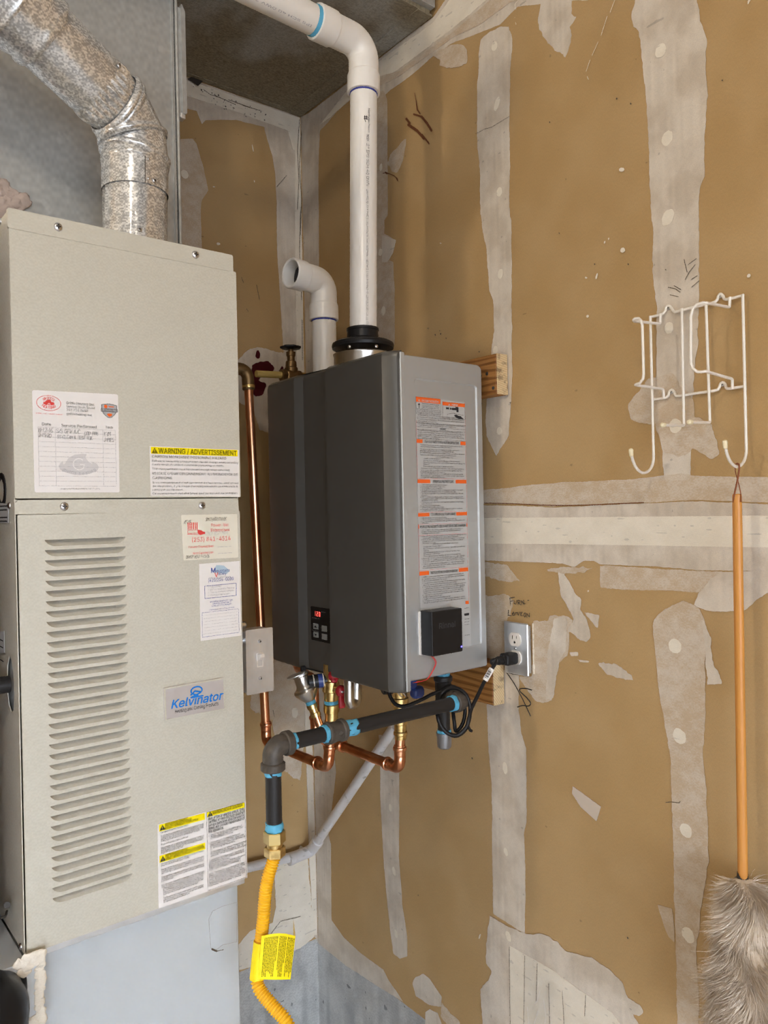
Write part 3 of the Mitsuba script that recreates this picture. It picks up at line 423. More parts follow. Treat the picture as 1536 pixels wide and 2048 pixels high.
# lower door with its pressed louvers
lx0, lx1, lz0, lz1 = (.2797,.003)[0], 0.6385, fzb, z_strip - .0008
LT, LB = (.316,-.0348)[1], (.3163,-.5663)[1]; NL = 36; pitch = (LT - LB) / (NL - 1); ll, lr = (.316,-.0348)[0], (.4368,-.0365)[0]
HL = 0.0098
def lip(u):           # how far down a louver opening reaches at u along its length
    e = min(u, 1 - u) * (lr - ll) / 0.017; return HL * (0.03 + 0.97 * (1 - (1 - min(e, 1)) ** 2.2) ** .8)
US = np.unique(np.r_[np.linspace(0, .14, 10), np.linspace(.14, .86, 8), np.linspace(.86, 1, 10)])
def opening(z): return Polygon([(ll + u * (lr - ll), z) for u in US] + [(ll + u * (lr - ll), z - lip(u)) for u in US[::-1]])
slots = uni(*[opening(LT - k * pitch) for k in range(NL)])
part(furnace, 'lower_door', cat_(prism(FF, rect(lx0, lz0, lx1, lz1, .002).difference(slots), -0.0008, 0.0), prism(FF, rect(lx0, lz0, lx1, lz0 + .012), -0.022, -0.0008), prism(FF, outline(rect(lx0, lz0, lx1, lz1, .002), .004), -0.0032, -0.0008)), 'beige_enamel', 20)
def louver():          # the strip pressed inwards: flush along its lower edge, set back along the slot at its top
    rows = 7; R = []
    for r in range(rows):
        v = r / (rows - 1)
        R.append([(ll + u * (lr - ll), -v * lip(u), -.0088 * min(1, lip(u) / HL) * (1 - v ** 1.25) - .0001) for u in US])
    return np.array(R)
LV = louver()
for k in range(NL):
    R = LV + A(0, LT - k * pitch, 0)
    part(furnace, 'louver', quadstrip([FF.map(r) for r in R], caps=False, closed=False), 'beige_enamel', True)
part(furnace, 'base_rail', cat_(box((.2966,-.6398)[0], 0.6345, 1.2022, 1.215, fzb - 0.0105, fzb + .004, .001)), 'steel_plate', False)
def screw(parent, p, n, r=.0052, name='screw'):
    p, n = A(*p), unit(n); prof = [(0, r)] + [(.0034 * math.sin(t), r * math.cos(t)) for t in np.linspace(.25, 1.35, 5)]
    a, b, d = frame_of(n); m = lathe(p, p + n, prof, 20)
    top = p + n * .0036; slot = [np.array([top + s * (a * r * .55) + w * b * r * .16 for s, w in ((-1, -1), (1, -1), (1, 1), (-1, 1))]), np.array([top + s * (b * r * .55) + w * a * r * .16 for s, w in ((-1, -1), (1, -1), (1, 1), (-1, 1))])]
    k = part(parent, name, m, 'zinc', 40)
    part(k, 'cross_slot', cat_(*[trimesh.Trimesh(q, [[0, 1, 2], [0, 2, 3]], process=False) for q in slot]), 'dark_metal', False)
for x, y in ((116, 454), (392, 510)): pass
for q in ((.3444,1.1988,.4337), (.5652,1.1988,.4344), (.3458,1.2025,.0145), (.5691,1.2025,.0132)): screw(furnace, q, (0, -1, 0), .0066)
for q in ((.2762,1.2479,.442), (.2762,1.2293,.0173), (.2762,1.2196,-.6311)): screw(furnace, q, (-1, 0, 0), .005)
# the left side: round knock-out, rating labels, gas entry
c = (1.2724,.0408); part(furnace, 'knockout_ring', prism(FL, Point(-c[0] - .004, c[1]).buffer(.027, 24).difference(Point(-c[0] - .004, c[1]).buffer(.018, 24)), -.001, .0008), 'black_plastic', False)
def side_label(name, pts, rows):
    P = [(-a, b) for a, b in pts]; g = Polygon(P); x0, y0, x1, y1 = g.bounds
    k = part(furnace, name, prism(FL, g, 0.0003, .0009), 'label_silver', False)
    lines = uni(*[rect(x0 + .002, y1 - (y1 - y0) * (i + .5) / rows - .0009, x0 + (x1 - x0) * (.95 if i % 3 else .6), y1 - (y1 - y0) * (i + .5) / rows + .0009) for i in range(rows)])
    part(k, 'print', sheet(FL, lines, .0013), 'ink_black', False)
side_label('rating_label', [(1.3737,.0254),(1.2304,.0203),(1.233,-.0085),(1.3771,-.0087)], 6)
side_label('instruction_sticker', [(1.3766,-.1893),(1.2761,-.1733),(1.2759,-.2061),(1.3802,-.2257)], 5)
part(furnace, 'gas_valve_plate', box(0.282, 0.284, 1.205, 1.36, -.34, -.2), 'steel_plate', False)
GE = (.2755,1.2486,-.2496)
solo('gas_stub', cyl(A(.275, GE[1], GE[2]), A(.2135, GE[1], GE[2]), .0125, 24), 'black_pipe', 'black gas pipe entering the side of the furnace through an oval hole', 'pipe')
nail = thing('hanging_wire', 'small dark bolt and wire on the lower left side of the furnace', 'wire')
part(nail, 'bolt', cyl((.277,1.3062,-.6041), (.268,1.2637,-.5845), .0045, 12), 'dark_metal'); part(nail, 'wire', sweep(spline([(.268,1.2646,-.5939), (.262,1.2466,-.5921), (.25,1.218,-.5794), (.23,1.1638,-.5574)]), .0016, 8), 'dark_metal')
# stickers on the doors
def sticker(name, pts, base, r=.003, d=.0006, lab=None):
    P = Polygon(pts).buffer(-r).buffer(r, quad_segs=5)
    return part(furnace, name, prism(FF, P, .0001, d), base, False, lab)
def printed(k, name, geo, ink, d=.0010): part(k, name, geo(d) if callable(geo) else sheet(FF, geo, d), ink, False)
# 1: heating-service card
x0, zt0 = (.3031,.1861); x1, zt1 = (.4298,.1894); xb0, zb0 = (.3035,.0356); xb1, zb1 = (.4289,.0353)
svc = sticker('service_card', [(x0, zt0), (x1, zt1), (xb1, zb1), (xb0, zb0)], 'paper_white', .003, lab='white service record card with a red oval logo')
def C1(u, v): return (x0 + (x1 - x0) * u, zt0 + (zb0 - zt0) * v)          # card coordinates 0..1, v downwards
W1, H1 = x1 - x0, zt0 - zb0
def ell(cx, cy, a, b, n=48): return Polygon([(cx + a * math.cos(t), cy + b * math.sin(t)) for t in np.arange(n) * 2 * math.pi / n])
def flame(cx, cy, w):
    p = [(-.5, .03), (-.46, .10), (-.40, .16), (-.39, .08), (-.34, .10), (-.26, .24), (-.10, .33), (.10, .36), (.20, .35), (.16, .28), (.24, .16), (.34, .10), (.32, .16), (.44, .12), (.5, .03), (.46, -.06), (.30, -.14), (.08, -.18), (-.14, -.17), (-.34, -.12), (-.46, -.05)]
    return Polygon([(cx + a * w, cy + b * w) for a, b in p]).buffer(.0001)
def arc_text(s, cx, cy, r, a0, a1, h, bold=True, flip=1):
    out = []; ws = [_adv(c, bold) for c in s]; tot = sum(ws); acc = 0
    for c, w in zip(s, ws):
        m = (acc + w / 2) / tot; acc += w
        if c == ' ': continue
        ang = math.radians(a0 + (a1 - a0) * m); v, f = _glyph(c, bold); v = (v - [v[:, 0].mean(), 0]) * [h * .86, h]
        rot = ang - math.pi / 2 if flip > 0 else ang + math.pi / 2; R = np.array([[math.cos(rot), -math.sin(rot)], [math.sin(rot), math.cos(rot)]])
        out.append((v @ R.T + [cx + r * math.cos(ang) * 1.25, cy + r * math.sin(ang)], f))
    return out
ox, oz = C1(.18, .118); ea, eb = W1 * .137, H1 * .077
printed(svc, 'print_red', uni(outline(ell(ox, oz, ea, eb), .0006), flame(ox, oz - .0005, W1 * .125)), 'ink_red')
printed(svc, 'lettering_red', lambda d: letters(FF, arc_text('GRIFFIS', ox, oz - .001, eb * .58, 142, 38, .0036) + arc_text('HEATING', ox, oz + .0015, eb * .88, 214, 326, .0040, flip=-1) + [text('where your comfort comes', ox, C1(0, .228)[1], .0016, W1 * .30, al='c')], d), 'ink_red')
printed(svc, 'monogram', lambda d: letters(FF, [text('G', ox, oz - .0042, .0042, bold=True, al='c')], d), 'paper_white', .0014)
L1 = [text('Griffis Heating Inc.', *C1(.375, .115), .0036, W1 * .335), text('Serving South Sound', *C1(.375, .148), .0031, W1 * .335), text('253 735 3880', *C1(.375, .183), .0035, W1 * .252), text('griffishealing.net', *C1(.375, .222), .0034, W1 * .30),
      text('Date', *C1(.095, .34), .0042, W1 * .105), text('Service Performed', *C1(.315, .345), .0042, W1 * .41), text('Tech', *C1(.83, .34), .0040, W1 * .095), text('designed BY TIGER GRAPHICS 253.334.1373', *C1(.29, .968), .0014, W1 * .46)]
printed(svc, 'lettering', lambda d: letters(FF, L1, d), 'ink_black')
gx0, gz0 = C1(.055, .355); gx1, gz1 = C1(.955, .936); rows = 12
grid = [stroke([(gx0, gz0 + (gz1 - gz0) * k / rows), (gx1, gz0 + (gz1 - gz0) * k / rows)], .00035) for k in range(rows + 1)] + [stroke([(x, gz0), (x, gz1)], .00035) for x in (gx0, C1(.245, 0)[0], C1(.80, 0)[0], gx1)]
printed(svc, 'grid', uni(*grid), 'ink_grey')
fm, fz = C1(.51, .745); mono = uni(outline(ell(fm, fz + .007, .010, .0095).intersection(sbox(fm - .011, fz - .005, fm + .0105, fz + .018)), .0014))
gl = uni(LineString([(fm + .0085 * math.cos(a), fz + .0045 + .0085 * math.sin(a)) for a in np.radians(np.arange(50, 331, 12))] + [(fm + .0075, fz + .004), (fm + .002, fz + .004)]).buffer(.0007))
printed(svc, 'watermark', flame(fm, fz - .001, W1 * .47).difference(gl), 'ink_pale', .0008)
printed(svc, 'watermark_lettering', lambda d: letters(FF, arc_text('griffis heating', fm, fz + .018, .030, 228, 314, .0048, False, -1), d), 'ink_grey', .0013)
hw1 = [pen('8-12-16', *C1(.06, .405), .0060, .62, .00042), pen('S/S GFV A/C', *C1(.255, .408), .0060, .72, .00042, seed=2), pen('COD PPM', *C1(.58, .418), .0050, .74, .00042, seed=3), pen('KIM', *C1(.815, .418), .0062, .74, .00042, seed=4),
       pen('2-19-20', *C1(.06, .455), .0052, .62, .00042, seed=5), pen('SS CLEAN & TEST VOK', *C1(.265, .463), .0050, .70, .00042, seed=6), pen('JAMES', *C1(.81, .475), .0056, .66, .00042, seed=7)]
printed(svc, 'handwriting', uni(*hw1), 'ink_black', .0012)
shx, shz = C1(.885, .145); sw = W1 * .095
shield = Polygon([(shx + a * sw, shz + b * sw) for a, b in ((-1, .62), (-.5, .72), (0, .78), (.5, .72), (1, .60), (.98, .1), (.8, -.5), (.35, -.95), (0, -1.1), (-.35, -.95), (-.8, -.5), (-.98, .1))])
printed(svc, 'badge', shield, 'ink_grey', .0009); printed(svc, 'badge_band', uni(outline(shield, .0006), rect(shx - 1.08 * sw, shz - .28 * sw, shx + 1.08 * sw, shz + .12 * sw).difference(rect(shx - 1.02 * sw, shz - .24 * sw, shx + 1.02 * sw, shz + .08 * sw))), 'ink_black', .0012)
printed(svc, 'badge_mark', uni(ell(shx - .45 * sw, shz + .40 * sw, .22 * sw, .22 * sw), rect(shx - .1 * sw, shz + .34 * sw, shx + .6 * sw, shz + .46 * sw), Polygon([(shx - .36 * sw, shz - .6 * sw), (shx - .1 * sw, shz - .48 * sw), (shx + .3 * sw, shz - .5 * sw), (shx + .36 * sw, shz - .7 * sw), (shx, shz - .95 * sw)])), 'ink_orange', .0012)
printed(svc, 'badge_lettering', lambda d: letters(FF, [text('COMFORT', shx, shz - .06 * sw, .0014, sw * 1.3, al='c'), text('SPECIALIST', shx, shz - .23 * sw, .0014, sw * 1.6, al='c')], d), 'ink_black', .0013)
# 2: carbon-monoxide warning
x0, zt0 = (.479,.1102); x1, zt1 = (.6386,.109); xb0, zb0 = (.4773,.03); xb1, zb1 = (.6396,.0275)
war = sticker('hazard_label', [(x0, zt0), (x1, zt1), (x1, zb1), (x0, zb0)], 'paper_white', .001, lab='white warning label with a yellow heading')
W2, H2 = x1 - x0, zt0 - zb0
def C2(u, v): return (x0 + W2 * u, zt0 - H2 * v)
def tri(x, z, h):
    t = Polygon([(x, z), (x + h * 1.12, z), (x + h * .56, z + h)]); bang = uni(rect(x + h * .50, z + h * .30, x + h * .62, z + h * .70), Point(x + h * .56, z + h * .16).buffer(h * .06)); return t.difference(bang)
printed(war, 'heading', rect(*C2(.012, .155), *C2(.985, .018)), 'ink_yellow', .0009); printed(war, 'warning_triangle', tri(*C2(.018, .145), H2 * .115), 'ink_olive', .0013)
printed(war, 'heading_lettering', lambda d: letters(FF, [text('WARNING / ADVERTISSEMENT', *C2(.088, .138), H2 * .098, W2 * .885, bold=True)], d), 'ink_olive', .0013)
b2 = [('CARBON MONOXIDE POISONING HAZARD', .232, .045, .83), ('Failure to keep this compartment closed except when servicing', .315, .034, .97), ('could result in carbon monoxide poisoning or death.', .385, .034, .80), ('This compartment must be closed except when servicing.', .475, .034, .875),
      ("RISQUE D'EMPOISONNEMENT AU MONOXYDE DE", .575, .045, .965), ('CARBONE', .665, .045, .215), ("Si ce compartiment n'est pas fermé en tout temps, sauf en cas", .752, .034, .97), ("de réparation, il y a risque d'empoisonnement ou monoxyde le", .825, .034, .97), ('carbone ou de mort.', .898, .034, .33), ("Ce compartiment doit etre fermé sauf au moment de l'entretien.", .972, .034, .96)]
printed(war, 'lettering', lambda d: letters(FF, [text(s, *C2(.018, v), H2 * h * 1.12, W2 * w) for s, v, h, w in b2], d), 'ink_black')
# 3: duct-cleaning card
q = [(.5302,-.0021), (.6331,-.0024), (.6337,-.0781), (.5324,-.0775)]
pv = sticker('cleaning_card', q, 'paper_cream', .002, lab='cream duct cleaning card with red print')
q = np.array(q)
def C3(u, v): a = q[0] + (q[1] - q[0]) * u; b = q[3] + (q[2] - q[3]) * u; p = a + (b - a) * v; return (p[0], p[1])
W3, H3 = q[1][0] - q[0][0], q[0][1] - q[3][1]
printed(pv, 'lettering_red', lambda d: letters(FF, [text('Power-Vac', *C3(.51, .275), H3 * .068, W3 * .325), text('Enterprises', *C3(.50, .385), H3 * .068, W3 * .345), text('(253) 841-4514', *C3(.155, .60), H3 * .098, W3 * .70), text('Furnace Cleaning Date', *C3(.095, .735), H3 * .048, W3 * .44), text('Next Cleaning Date', *C3(.17, .875), H3 * .048, W3 * .36)], d), 'ink_red')
tk = [rect(*C3(.10 + .031 * i, .325), *C3(.118 + .031 * i, .17)) for i in range(6)] + [outline(rect(*C3(.095, .41), *C3(.275, .335)), .0006), Polygon([C3(.275, .42), C3(.275, .335), C3(.33, .345), C3(.36, .375), C3(.40, .39), C3(.40, .43), C3(.31, .455)]), stroke([C3(.09, .425), C3(.28, .44)], .0008)]
printed(pv, 'truck_picture', uni(*tk), 'ink_red'); printed(pv, 'rule', uni(stroke([C3(.61, .74), C3(.88, .735)], .0004), stroke([C3(.62, .885), C3(.885, .88)], .0004)), 'ink_grey')
printed(pv, 'handwriting', uni(pen('KEVIN', *C3(.03, .19), .0055, .55, .0004, .5, 8), pen('SMITH BROTHERS', *C3(.41, .145), .0055, .62, .0004, .4, 9), pen('DRYER VENT 9-13-06', *C3(.045, .965), .0048, .62, .0004, .2, 10)), 'pencil', .0012)
printed(pv, 'faded_handwriting', pen('(253) 852-7474', *C3(.38, .46), .0052, .75, .0003, .3, 11), 'ink_grey', .0012)
# 4: maintenance card
q4 = np.array([(.5603,-.085), (.636,-.0843), (.6359,-.2141), (.5601,-.2144)])
mv = sticker('maintenance_card', q4, 'paper_white', .0005, lab='narrow white maintenance card with blue print')
def C4(u, v): a = q4[0] + (q4[1] - q4[0]) * u; b = q4[3] + (q4[2] - q4[3]) * u; p = a + (b - a) * v; return (p[0], p[1])
W4, H4 = q4[1][0] - q4[0][0], q4[0][1] - q4[3][1]
printed(mv, 'mountain_picture', uni(Polygon([C4(.30, .12), C4(.42, .03), C4(.60, .045), C4(.74, .12), C4(.66, .16)]), ), 'ink_light_blue', .0008)
printed(mv, 'lettering_blue', lambda d: letters(FF, [text('M', *C4(.27, .125), H4 * .06, bold=True), text('ountain', *C4(.40, .125), H4 * .038, W4 * .33), text('alley', *C4(.44, .165), H4 * .040, W4 * .22), text('(425)226-0080', *C4(.20, .245), H4 * .045, W4 * .63), text('MAXIMIZE EQUIPMENT LIFE', *C4(.24, .515), H4 * .018, W4 * .56), text('MAINTAIN EFFICIENCY', *C4(.30, .543), H4 * .018, W4 * .46), text('& PROTECT WARRANTY', *C4(.28, .572), H4 * .018, W4 * .50), text('Maintenance Record (Date & Service)', *C4(.22, .615), H4 * .013, W4 * .62)], d), 'ink_blue')
printed(mv, 'lettering_red', lambda d: letters(FF, [text('V', *C4(.36, .185), H4 * .055, bold=True)], d), 'ink_red')
printed(mv, 'lettering', lambda d: letters(FF, [text('Heating & Air Conditioning, Inc.', *C4(.22, .198), H4 * .013, W4 * .56, True)] + [text(s, *C4(.25, v), H4 * .02, W4 * w) for s, v, w in (('Free Estimates', .318, .27), ('10 Year Installation Warranty', .355, .60), ('Service All Makes & Models', .392, .60), ('Preventive Maintenance', .43, .49))], d), 'ink_grey')
bx = [Polygon([C4(.115, .29), C4(.90, .29), C4(.90, .458), C4(.115, .458)]), Polygon([C4(.04, .635), C4(.95, .635), C4(.95, .955), C4(.04, .955)])]
printed(mv, 'box', uni(outline(bx[0], .0007), outline(bx[1], .0004)), 'ink_blue'); printed(mv, 'rule', uni(*[stroke([C4(.07, .635 + .04 * i), C4(.92, .635 + .04 * i)], .0003) for i in range(1, 8)], *[Point(C4(.21, v - .01)).buffer(.0006) for v in (.318, .355, .392, .43)]), 'ink_grey')
# 5: long warning label at the foot
q5 = np.array([(.4789,-.5008), (.6379,-.504), (.6382,-.6369), (.4776,-.6363)])
wl = sticker('instruction_label', q5, 'paper_white', .0005, lab='large white instruction label with yellow headings')
def C5(u, v): a = q5[0] + (q5[1] - q5[0]) * u; b = q5[3] + (q5[2] - q5[3]) * u; p = a + (b - a) * v; return (p[0], p[1])
W5, H5 = q5[1][0] - q5[0][0], q5[0][1] - q5[3][1]
def quad(c, u0, v0, u1, v1): return Polygon([c(u0, v0), c(u1, v0), c(u1, v1), c(u0, v1)])
printed(wl, 'heading', uni(quad(C5, .015, .008, .515, .09), quad(C5, .015, .378, .515, .462), quad(C5, .54, .008, .985, .072)), 'ink_yellow', .0008)
printed(wl, 'warning_triangle', uni(tri(*C5(.02, .08), .0085), tri(*C5(.02, .452), .0085), tri(*C5(.545, .067), .0085)), 'ink_black', .0012)
T5 = [text(s, *C5(.075, v), .0034, W5 * w, bold=True) for s, v, w in (('WARNING/AVERTISSEMENT', .034, .25), ('FIRE AND EXPLOSION HAZARD', .058, .29), ("RISQUE D'INCENDIE ET D'EXPLOSION", .082, .36), ('WARNING/AVERTISSEMENT', .402, .25), ('FIRE, EXPLOSION AND ASPHYXIATION HAZARD', .427, .42), ("RISQUE D'INCENDIE, D'EXPLOSION ET D'ASPHYXIE", .452, .43))] + [text('WARNING/ADVERTISSEMENT', *C5(.60, .056), .0062, W5 * .37, bold=True)]
printed(wl, 'heading_lettering', lambda d: letters(FF, T5, d), 'ink_olive', .0012)
left5 = ['Can result in serious injury or death.', '', 'Do not store or use gasoline or other flammable vapors and liquids', 'in the vicinity of this or any other appliance. Storage of or use of', 'gasoline or other flammable vapors or liquids in the vicinity of this', 'or any appliance can result in serious injury or death.', '', 'Risque de blessures graves ou de mort.', '', "Ne pas entreposer ni utiliser de l'essence ni d'autres vapeurs ou", 'liquides inflammables dans le voisinage de cet appareil, ou de tout', "autre appareil. Le non-respect de ces instructions peut entraîner", 'de graves blessures ou la mort.',
         'Improper installation, adjustment, alteration, service or mainten-', 'ance can cause serious injury or death.', '', "Read and follow instructions and precautions in user's information", 'manual provided with this furnace. Installation and service must be', 'performed by a qualified service agency or the gas supplier.', '', 'Toute installation, réparation ou altération incorrecte peut causer', 'des blessures graves. Consulter le guide fourni avec cette fournaise', 'avant de procéder.', '', 'Have the furnace inspected by a qualified service technician and', 'check the venting system at least once each year for safe operation', 'of this appliance. If not installed and operated in accordance with', "the manufacturer's instructions, this product could expose you to", 'substances in fuel or from fuel combustion which can cause death', 'or serious illness and which are known to the state.', '', 'This furnace is factory equipped with orifices sized for operation', 'with natural gas. For conversion to LP gas, see the installation', 'instructions provided with the furnace.']
runs = []
for i, s in enumerate(left5):
    v = (.115 + i * .0205) if i < 13 else (.488 + (i - 13) * .0232)
    if s: runs.append(text(s, *C5(.03 if i < 26 else .05, v), .0027, W5 * (.47 if i < 26 else .44) * min(1, len(s) / 60)))
right5 = [('Risk of fire or electric shock. Only', .115, .0050, .43), ('certified or manufacturer qualified', .155, .0050, .43), ('service personnel shall be used to', .195, .0050, .43), ('install and provide maintenance of', .235, .0050, .43), ('this appliance.', .275, .0050, .18)]
r5s = ['1.  Shut off the furnace. (See WARNING above).', '     (Arrêter le générateur d\'air chaud. Voir', '     l\'AVERTISSEMENT ci-dessus.)', '', '2.  Filters should be inspected monthly and', '     replaced when necessary. When replacement', '     is required, use the same type and size filter', '     as on the original equipment.', '', '     (Il faut inspecter et nettoyer fréquemment les', '     filtres quand il est nécessaire. Pour les', '     remplacer, utiliser des filtres du même type.)', '', 'To avoid injury from moving parts, switch the cir-', 'cuit breakers to the "OFF" position before servic-', 'ing the blower of the filter.', '(Pour prévenir les blessures causées par les pièces', 'mobiles, mettre les disjoncteurs en position', '« OFF » avant d\'entretenir le ventilateur.)', '', 'NOTE:  The flame roll-out and blocked vent safety', 'manual reset control switches are normally closed.', 'If necessary, push the red button to reset the', 'switch. Do not reset the control without identify-', 'ing and correcting the fault condition which caused', 'the control to open. Do not install a jumper wire', 'across either switch to defeat its function.']
runs += [text(s, *C5(.55, v), h, W5 * w, bold=True) for s, v, h, w in right5] + [text(s.strip(), *C5(.55 + .02 * (s[:1] == ' '), .315 + i * .0243), .0031, W5 * .43 * min(1, len(s) / 50)) for i, s in enumerate(r5s) if s]
printed(wl, 'lettering', lambda d: letters(FF, runs, d), 'ink_black'); printed(wl, 'border', outline(quad(C5, .535, .006, .988, .99), .0004), 'ink_black', .0009)
# 6: enamel nameplate
q6 = np.array([(.493,-.2821), (.6009,-.2811), (.6015,-.3361), (.4935,-.3359)])
npl = part(furnace, 'nameplate', prism(FF, Polygon(q6).buffer(-.002).buffer(.002), .0002, .0036), 'nameplate', 25)
def C6(u, v): a = q6[0] + (q6[1] - q6[0]) * u; b = q6[3] + (q6[2] - q6[3]) * u; p = a + (b - a) * v; return (p[0], p[1])
part(npl, 'rim', prism(FF, outline(Polygon(q6).buffer(-.002).buffer(.002), .0025), .0036, .0046), 'beige_enamel', 25)
W6, H6 = q6[1][0] - q6[0][0], q6[0][1] - q6[3][1]
kv, kf = text('Kelvinator', *C6(.085, .66), H6 * .25, W6 * .86, bold=True); kv[:, 0] += (kv[:, 1] - kv[:, 1].min()) * .25
cx, cz = C6(.52, .32); em = uni(LineString([(cx + .0098 * math.cos(a), cz + .004 + .0062 * math.sin(a)) for a in np.radians(np.arange(200, -70, -12))] + [(cx - .010, cz - .0065), (cx + .011, cz - .0065)]).buffer(.0012), LineString([(cx - .010, cz - .002), (cx - .003, cz + .0035), (cx + .006, cz + .001)]).buffer(.0013), LineString([(cx - .008, cz - .0005), (cx + .002, cz - .004)]).buffer(.0012))
part(npl, 'emblem', sheet(FF, em, .0041), 'ink_brand_blue', False); part(npl, 'lettering_blue', letters(FF, [(kv, kf)], .0041), 'ink_brand_blue', False); part(npl, 'lettering', letters(FF, [text('Heating and Cooling Products', *C6(.16, .82), H6 * .115, W6 * .72)], .0041), 'ink_black', False)

# return-air box below, and the mortared platform left of it
px1 = 0.6355
ret = thing('return_air_box', 'pale grey return air box directly below the furnace', 'air box')
part(ret, 'casing', box(0.2925, px1, 1.231, 1.90, FLOOR, fzb - .001, .0015), 'plenum_paint', 20)
rr = Polygon([(.5785,1.231,-.7011)[::2], (.5863,1.231,-.6899)[::2], (.6053,1.231,-.6877)[::2], (.6334,1.231,-.6902)[::2], (.6318,1.231,-.7606)[::2], (.6038,1.231,-.7555)[::2], (.5903,1.231,-.7601)[::2], (.5811,1.231,-.7523)[::2]]).buffer(.004).buffer(-.004)
part(ret, 'sticker_residue', prism(Fr((0, 1.231, 0), (1, 0, 0), (0, 0, 1)), outline(rr, .0006), .0001, .0004), 'ink_grey', False)
part(ret, 'smudge', sheet(Fr((0, 1.231, 0), (1, 0, 0), (0, 0, 1)), uni(stroke([(.5838,1.231,-.755)[::2], (.5922,1.231,-.7617)[::2]], .003), stroke([(.5931,1.231,-.762)[::2], (.6055,1.231,-.764)[::2]], .001)), .0006), 'pencil', False)
plat = thing('furnace_platform', 'pale painted plywood platform beside the furnace foot with a patched hole', 'platform')
PF = Fr((0, 1.19, 0), (1, 0, 0), (0, 0, 1)); hx, hz = (.2459,1.19,-.6758)[::2]
hole = ell(hx - .012, hz, .043, .062)
part(plat, 'front_panel', prism(PF, sbox(-.018, FLOOR, .288, fzb - .006).difference(hole), -.012, 0), 'plenum_paint', False); part(plat, 'top', box(-.018, .2755, 1.1905, 1.92, fzb - .016, fzb - .004), 'plenum_paint', False)
part(plat, 'side_panel', box(.286, .289, 1.19, 1.90, FLOOR, fzb - .006), 'plenum_paint', False)
def lumps(fr, pts, r, seed, n=60, flat=.45):
    R = random.Random(seed); L = LineString(pts); ms = []
    for k in range(n):
        p = L.interpolate(R.random(), True); s = manifold3d.Manifold.sphere(r * R.uniform(.5, 1.1), 14).scale((1, 1, flat)).translate((p.x + R.uniform(-r, r) * .7, p.y + R.uniform(-r, r) * .7, 0)); ms.append(s)
    m = tm(manifold3d.Manifold.batch_boolean(ms, manifold3d.OpType.Add).refine_to_length(r * .35)); v = np.array(m.vertices); v[:, 2] += (meshkit.fbm(v * 160, 3, seed) - .5) * r * .5; v[:, :2] += (meshkit.noise(v * 220, seed)[:, None] - .5) * r * .5
    return trimesh.Trimesh(fr.map(v), m.faces, process=False)
P2 = lambda *q: [(p[0], p[2]) for p in q]
part(plat, 'mortar', cat_(lumps(PF, P2((.2757,1.19,-.6383), (.2879,1.19,-.6386), (.2974,1.19,-.6401)), .006, 3, 70), lumps(PF, P2((.2947,1.19,-.6412), (.2947,1.19,-.674), (.2921,1.19,-.7021), (.2948,1.19,-.736)), .0055, 4, 110), lumps(PF, P2((.2677,1.19,-.6381), (.2741,1.19,-.655), (.281,1.19,-.6432)), .006, 5, 40, .3), lumps(PF, P2((.2759,1.19,-.73), (.2894,1.19,-.7301)), .006, 6, 40)), 'joint_mud_white', True)
cub = thing('storage_cupboard', 'dark brown cupboard beside the furnace, out of frame on the left', 'cupboard')
part(cub, 'carcass', box(-.015, .212, 1.20, 1.90, fzb - .002, .44, .002), 'timber', False); part(cub, 'door', box(-.012, .209, 1.188, 1.1995, fzb + .002, .436, .002), 'timber', False)
hose = thing('black_hose', 'black flexible hose coming out of the hole in the platform', 'hose')
part(hose, 'tube', sweep(spline([A(hx - .012, 1.192, hz), A(hx - .012, 1.175, hz), A(hx - .014, 1.15, hz - .005), A(hx - .04, 1.10, hz - .045), A(hx - .10, 1.07, hz - .12)]), .037, 24), 'black_plastic', True)

# flue: vertical pipe, adjustable elbow, inclined pipe
flue = thing('flue_pipe', 'shiny galvanized flue pipe rising from the furnace top and bending up left', 'pipe')
FP = (.499,1.3,.5093); FR = 0.0545; G = 'galvanized_bright'
J0, J1, J2, J3 = (.5041,1.3,.6203), (.5012,1.3,.6506), (.4664,1.28,.6874), (.3324,1.24,.7463)
J0, J1, J2, J3 = A(*J0), A(*J1), A(*J2), A(*J3); base = A(J0[0] - .003, 1.30, fzt + .0005)
def crimp(t, th): return 0.0
def bead(p, d, r, h=.0035, w=.006): p, d = A(*p), unit(d); return lathe(p - d * w, p + d * w, [(k * w / 4, r + h * math.sin(math.pi * k / 8)) for k in range(9)], 48, caps=False)
colz = (.5001,1.3,.5588)[2]; up_ = unit(J0 - base)
part(flue, 'lower_pipe', lathe(base, J0, [(0, FR - .0015), (colz - base[2], FR - .0015), (colz - base[2] + .012, FR - .004)], 56, lambda t, th: .0013 * np.cos(th * 26) * (t > colz - base[2] - .012), caps=False), G, True)
cz0 = A(J0[0] - .001, 1.30, colz)
tilt = unit(A(-.10, -.18, 1)); part(flue, 'collar', lathe(cz0 - A(0, 0, .004), J0, [(0, FR + .001), (.02, FR + .001), (.045, FR + .001), (.048, FR + .0028), (.054, FR + .0028), (.057, FR + .001), (float(np.linalg.norm(J0 - cz0)) + .004, FR + .001)], 56, caps=False), G, True)
def gore(p0, n0, p1, n1, r, n=56, m=8):
    p0, p1 = A(*p0), A(*p1); ax = unit(p1 - p0); a, b, d = frame_of(ax); th = np.arange(n) * 2 * np.pi / n; rings = []
    for k in range(m + 1):
        t = k / m; row = []
        for q in th:
            o = r * (math.cos(q) * a + math.sin(q) * b); s0 = -(o @ n0) / (ax @ n0); s1 = -(o @ n1) / (ax @ n1); s = s0 * (1 - t) + s1 * t
            row.append(p0 + (p1 - p0) * t + o + ax * s)
        rings.append(row)
    return quadstrip(rings, caps=False)
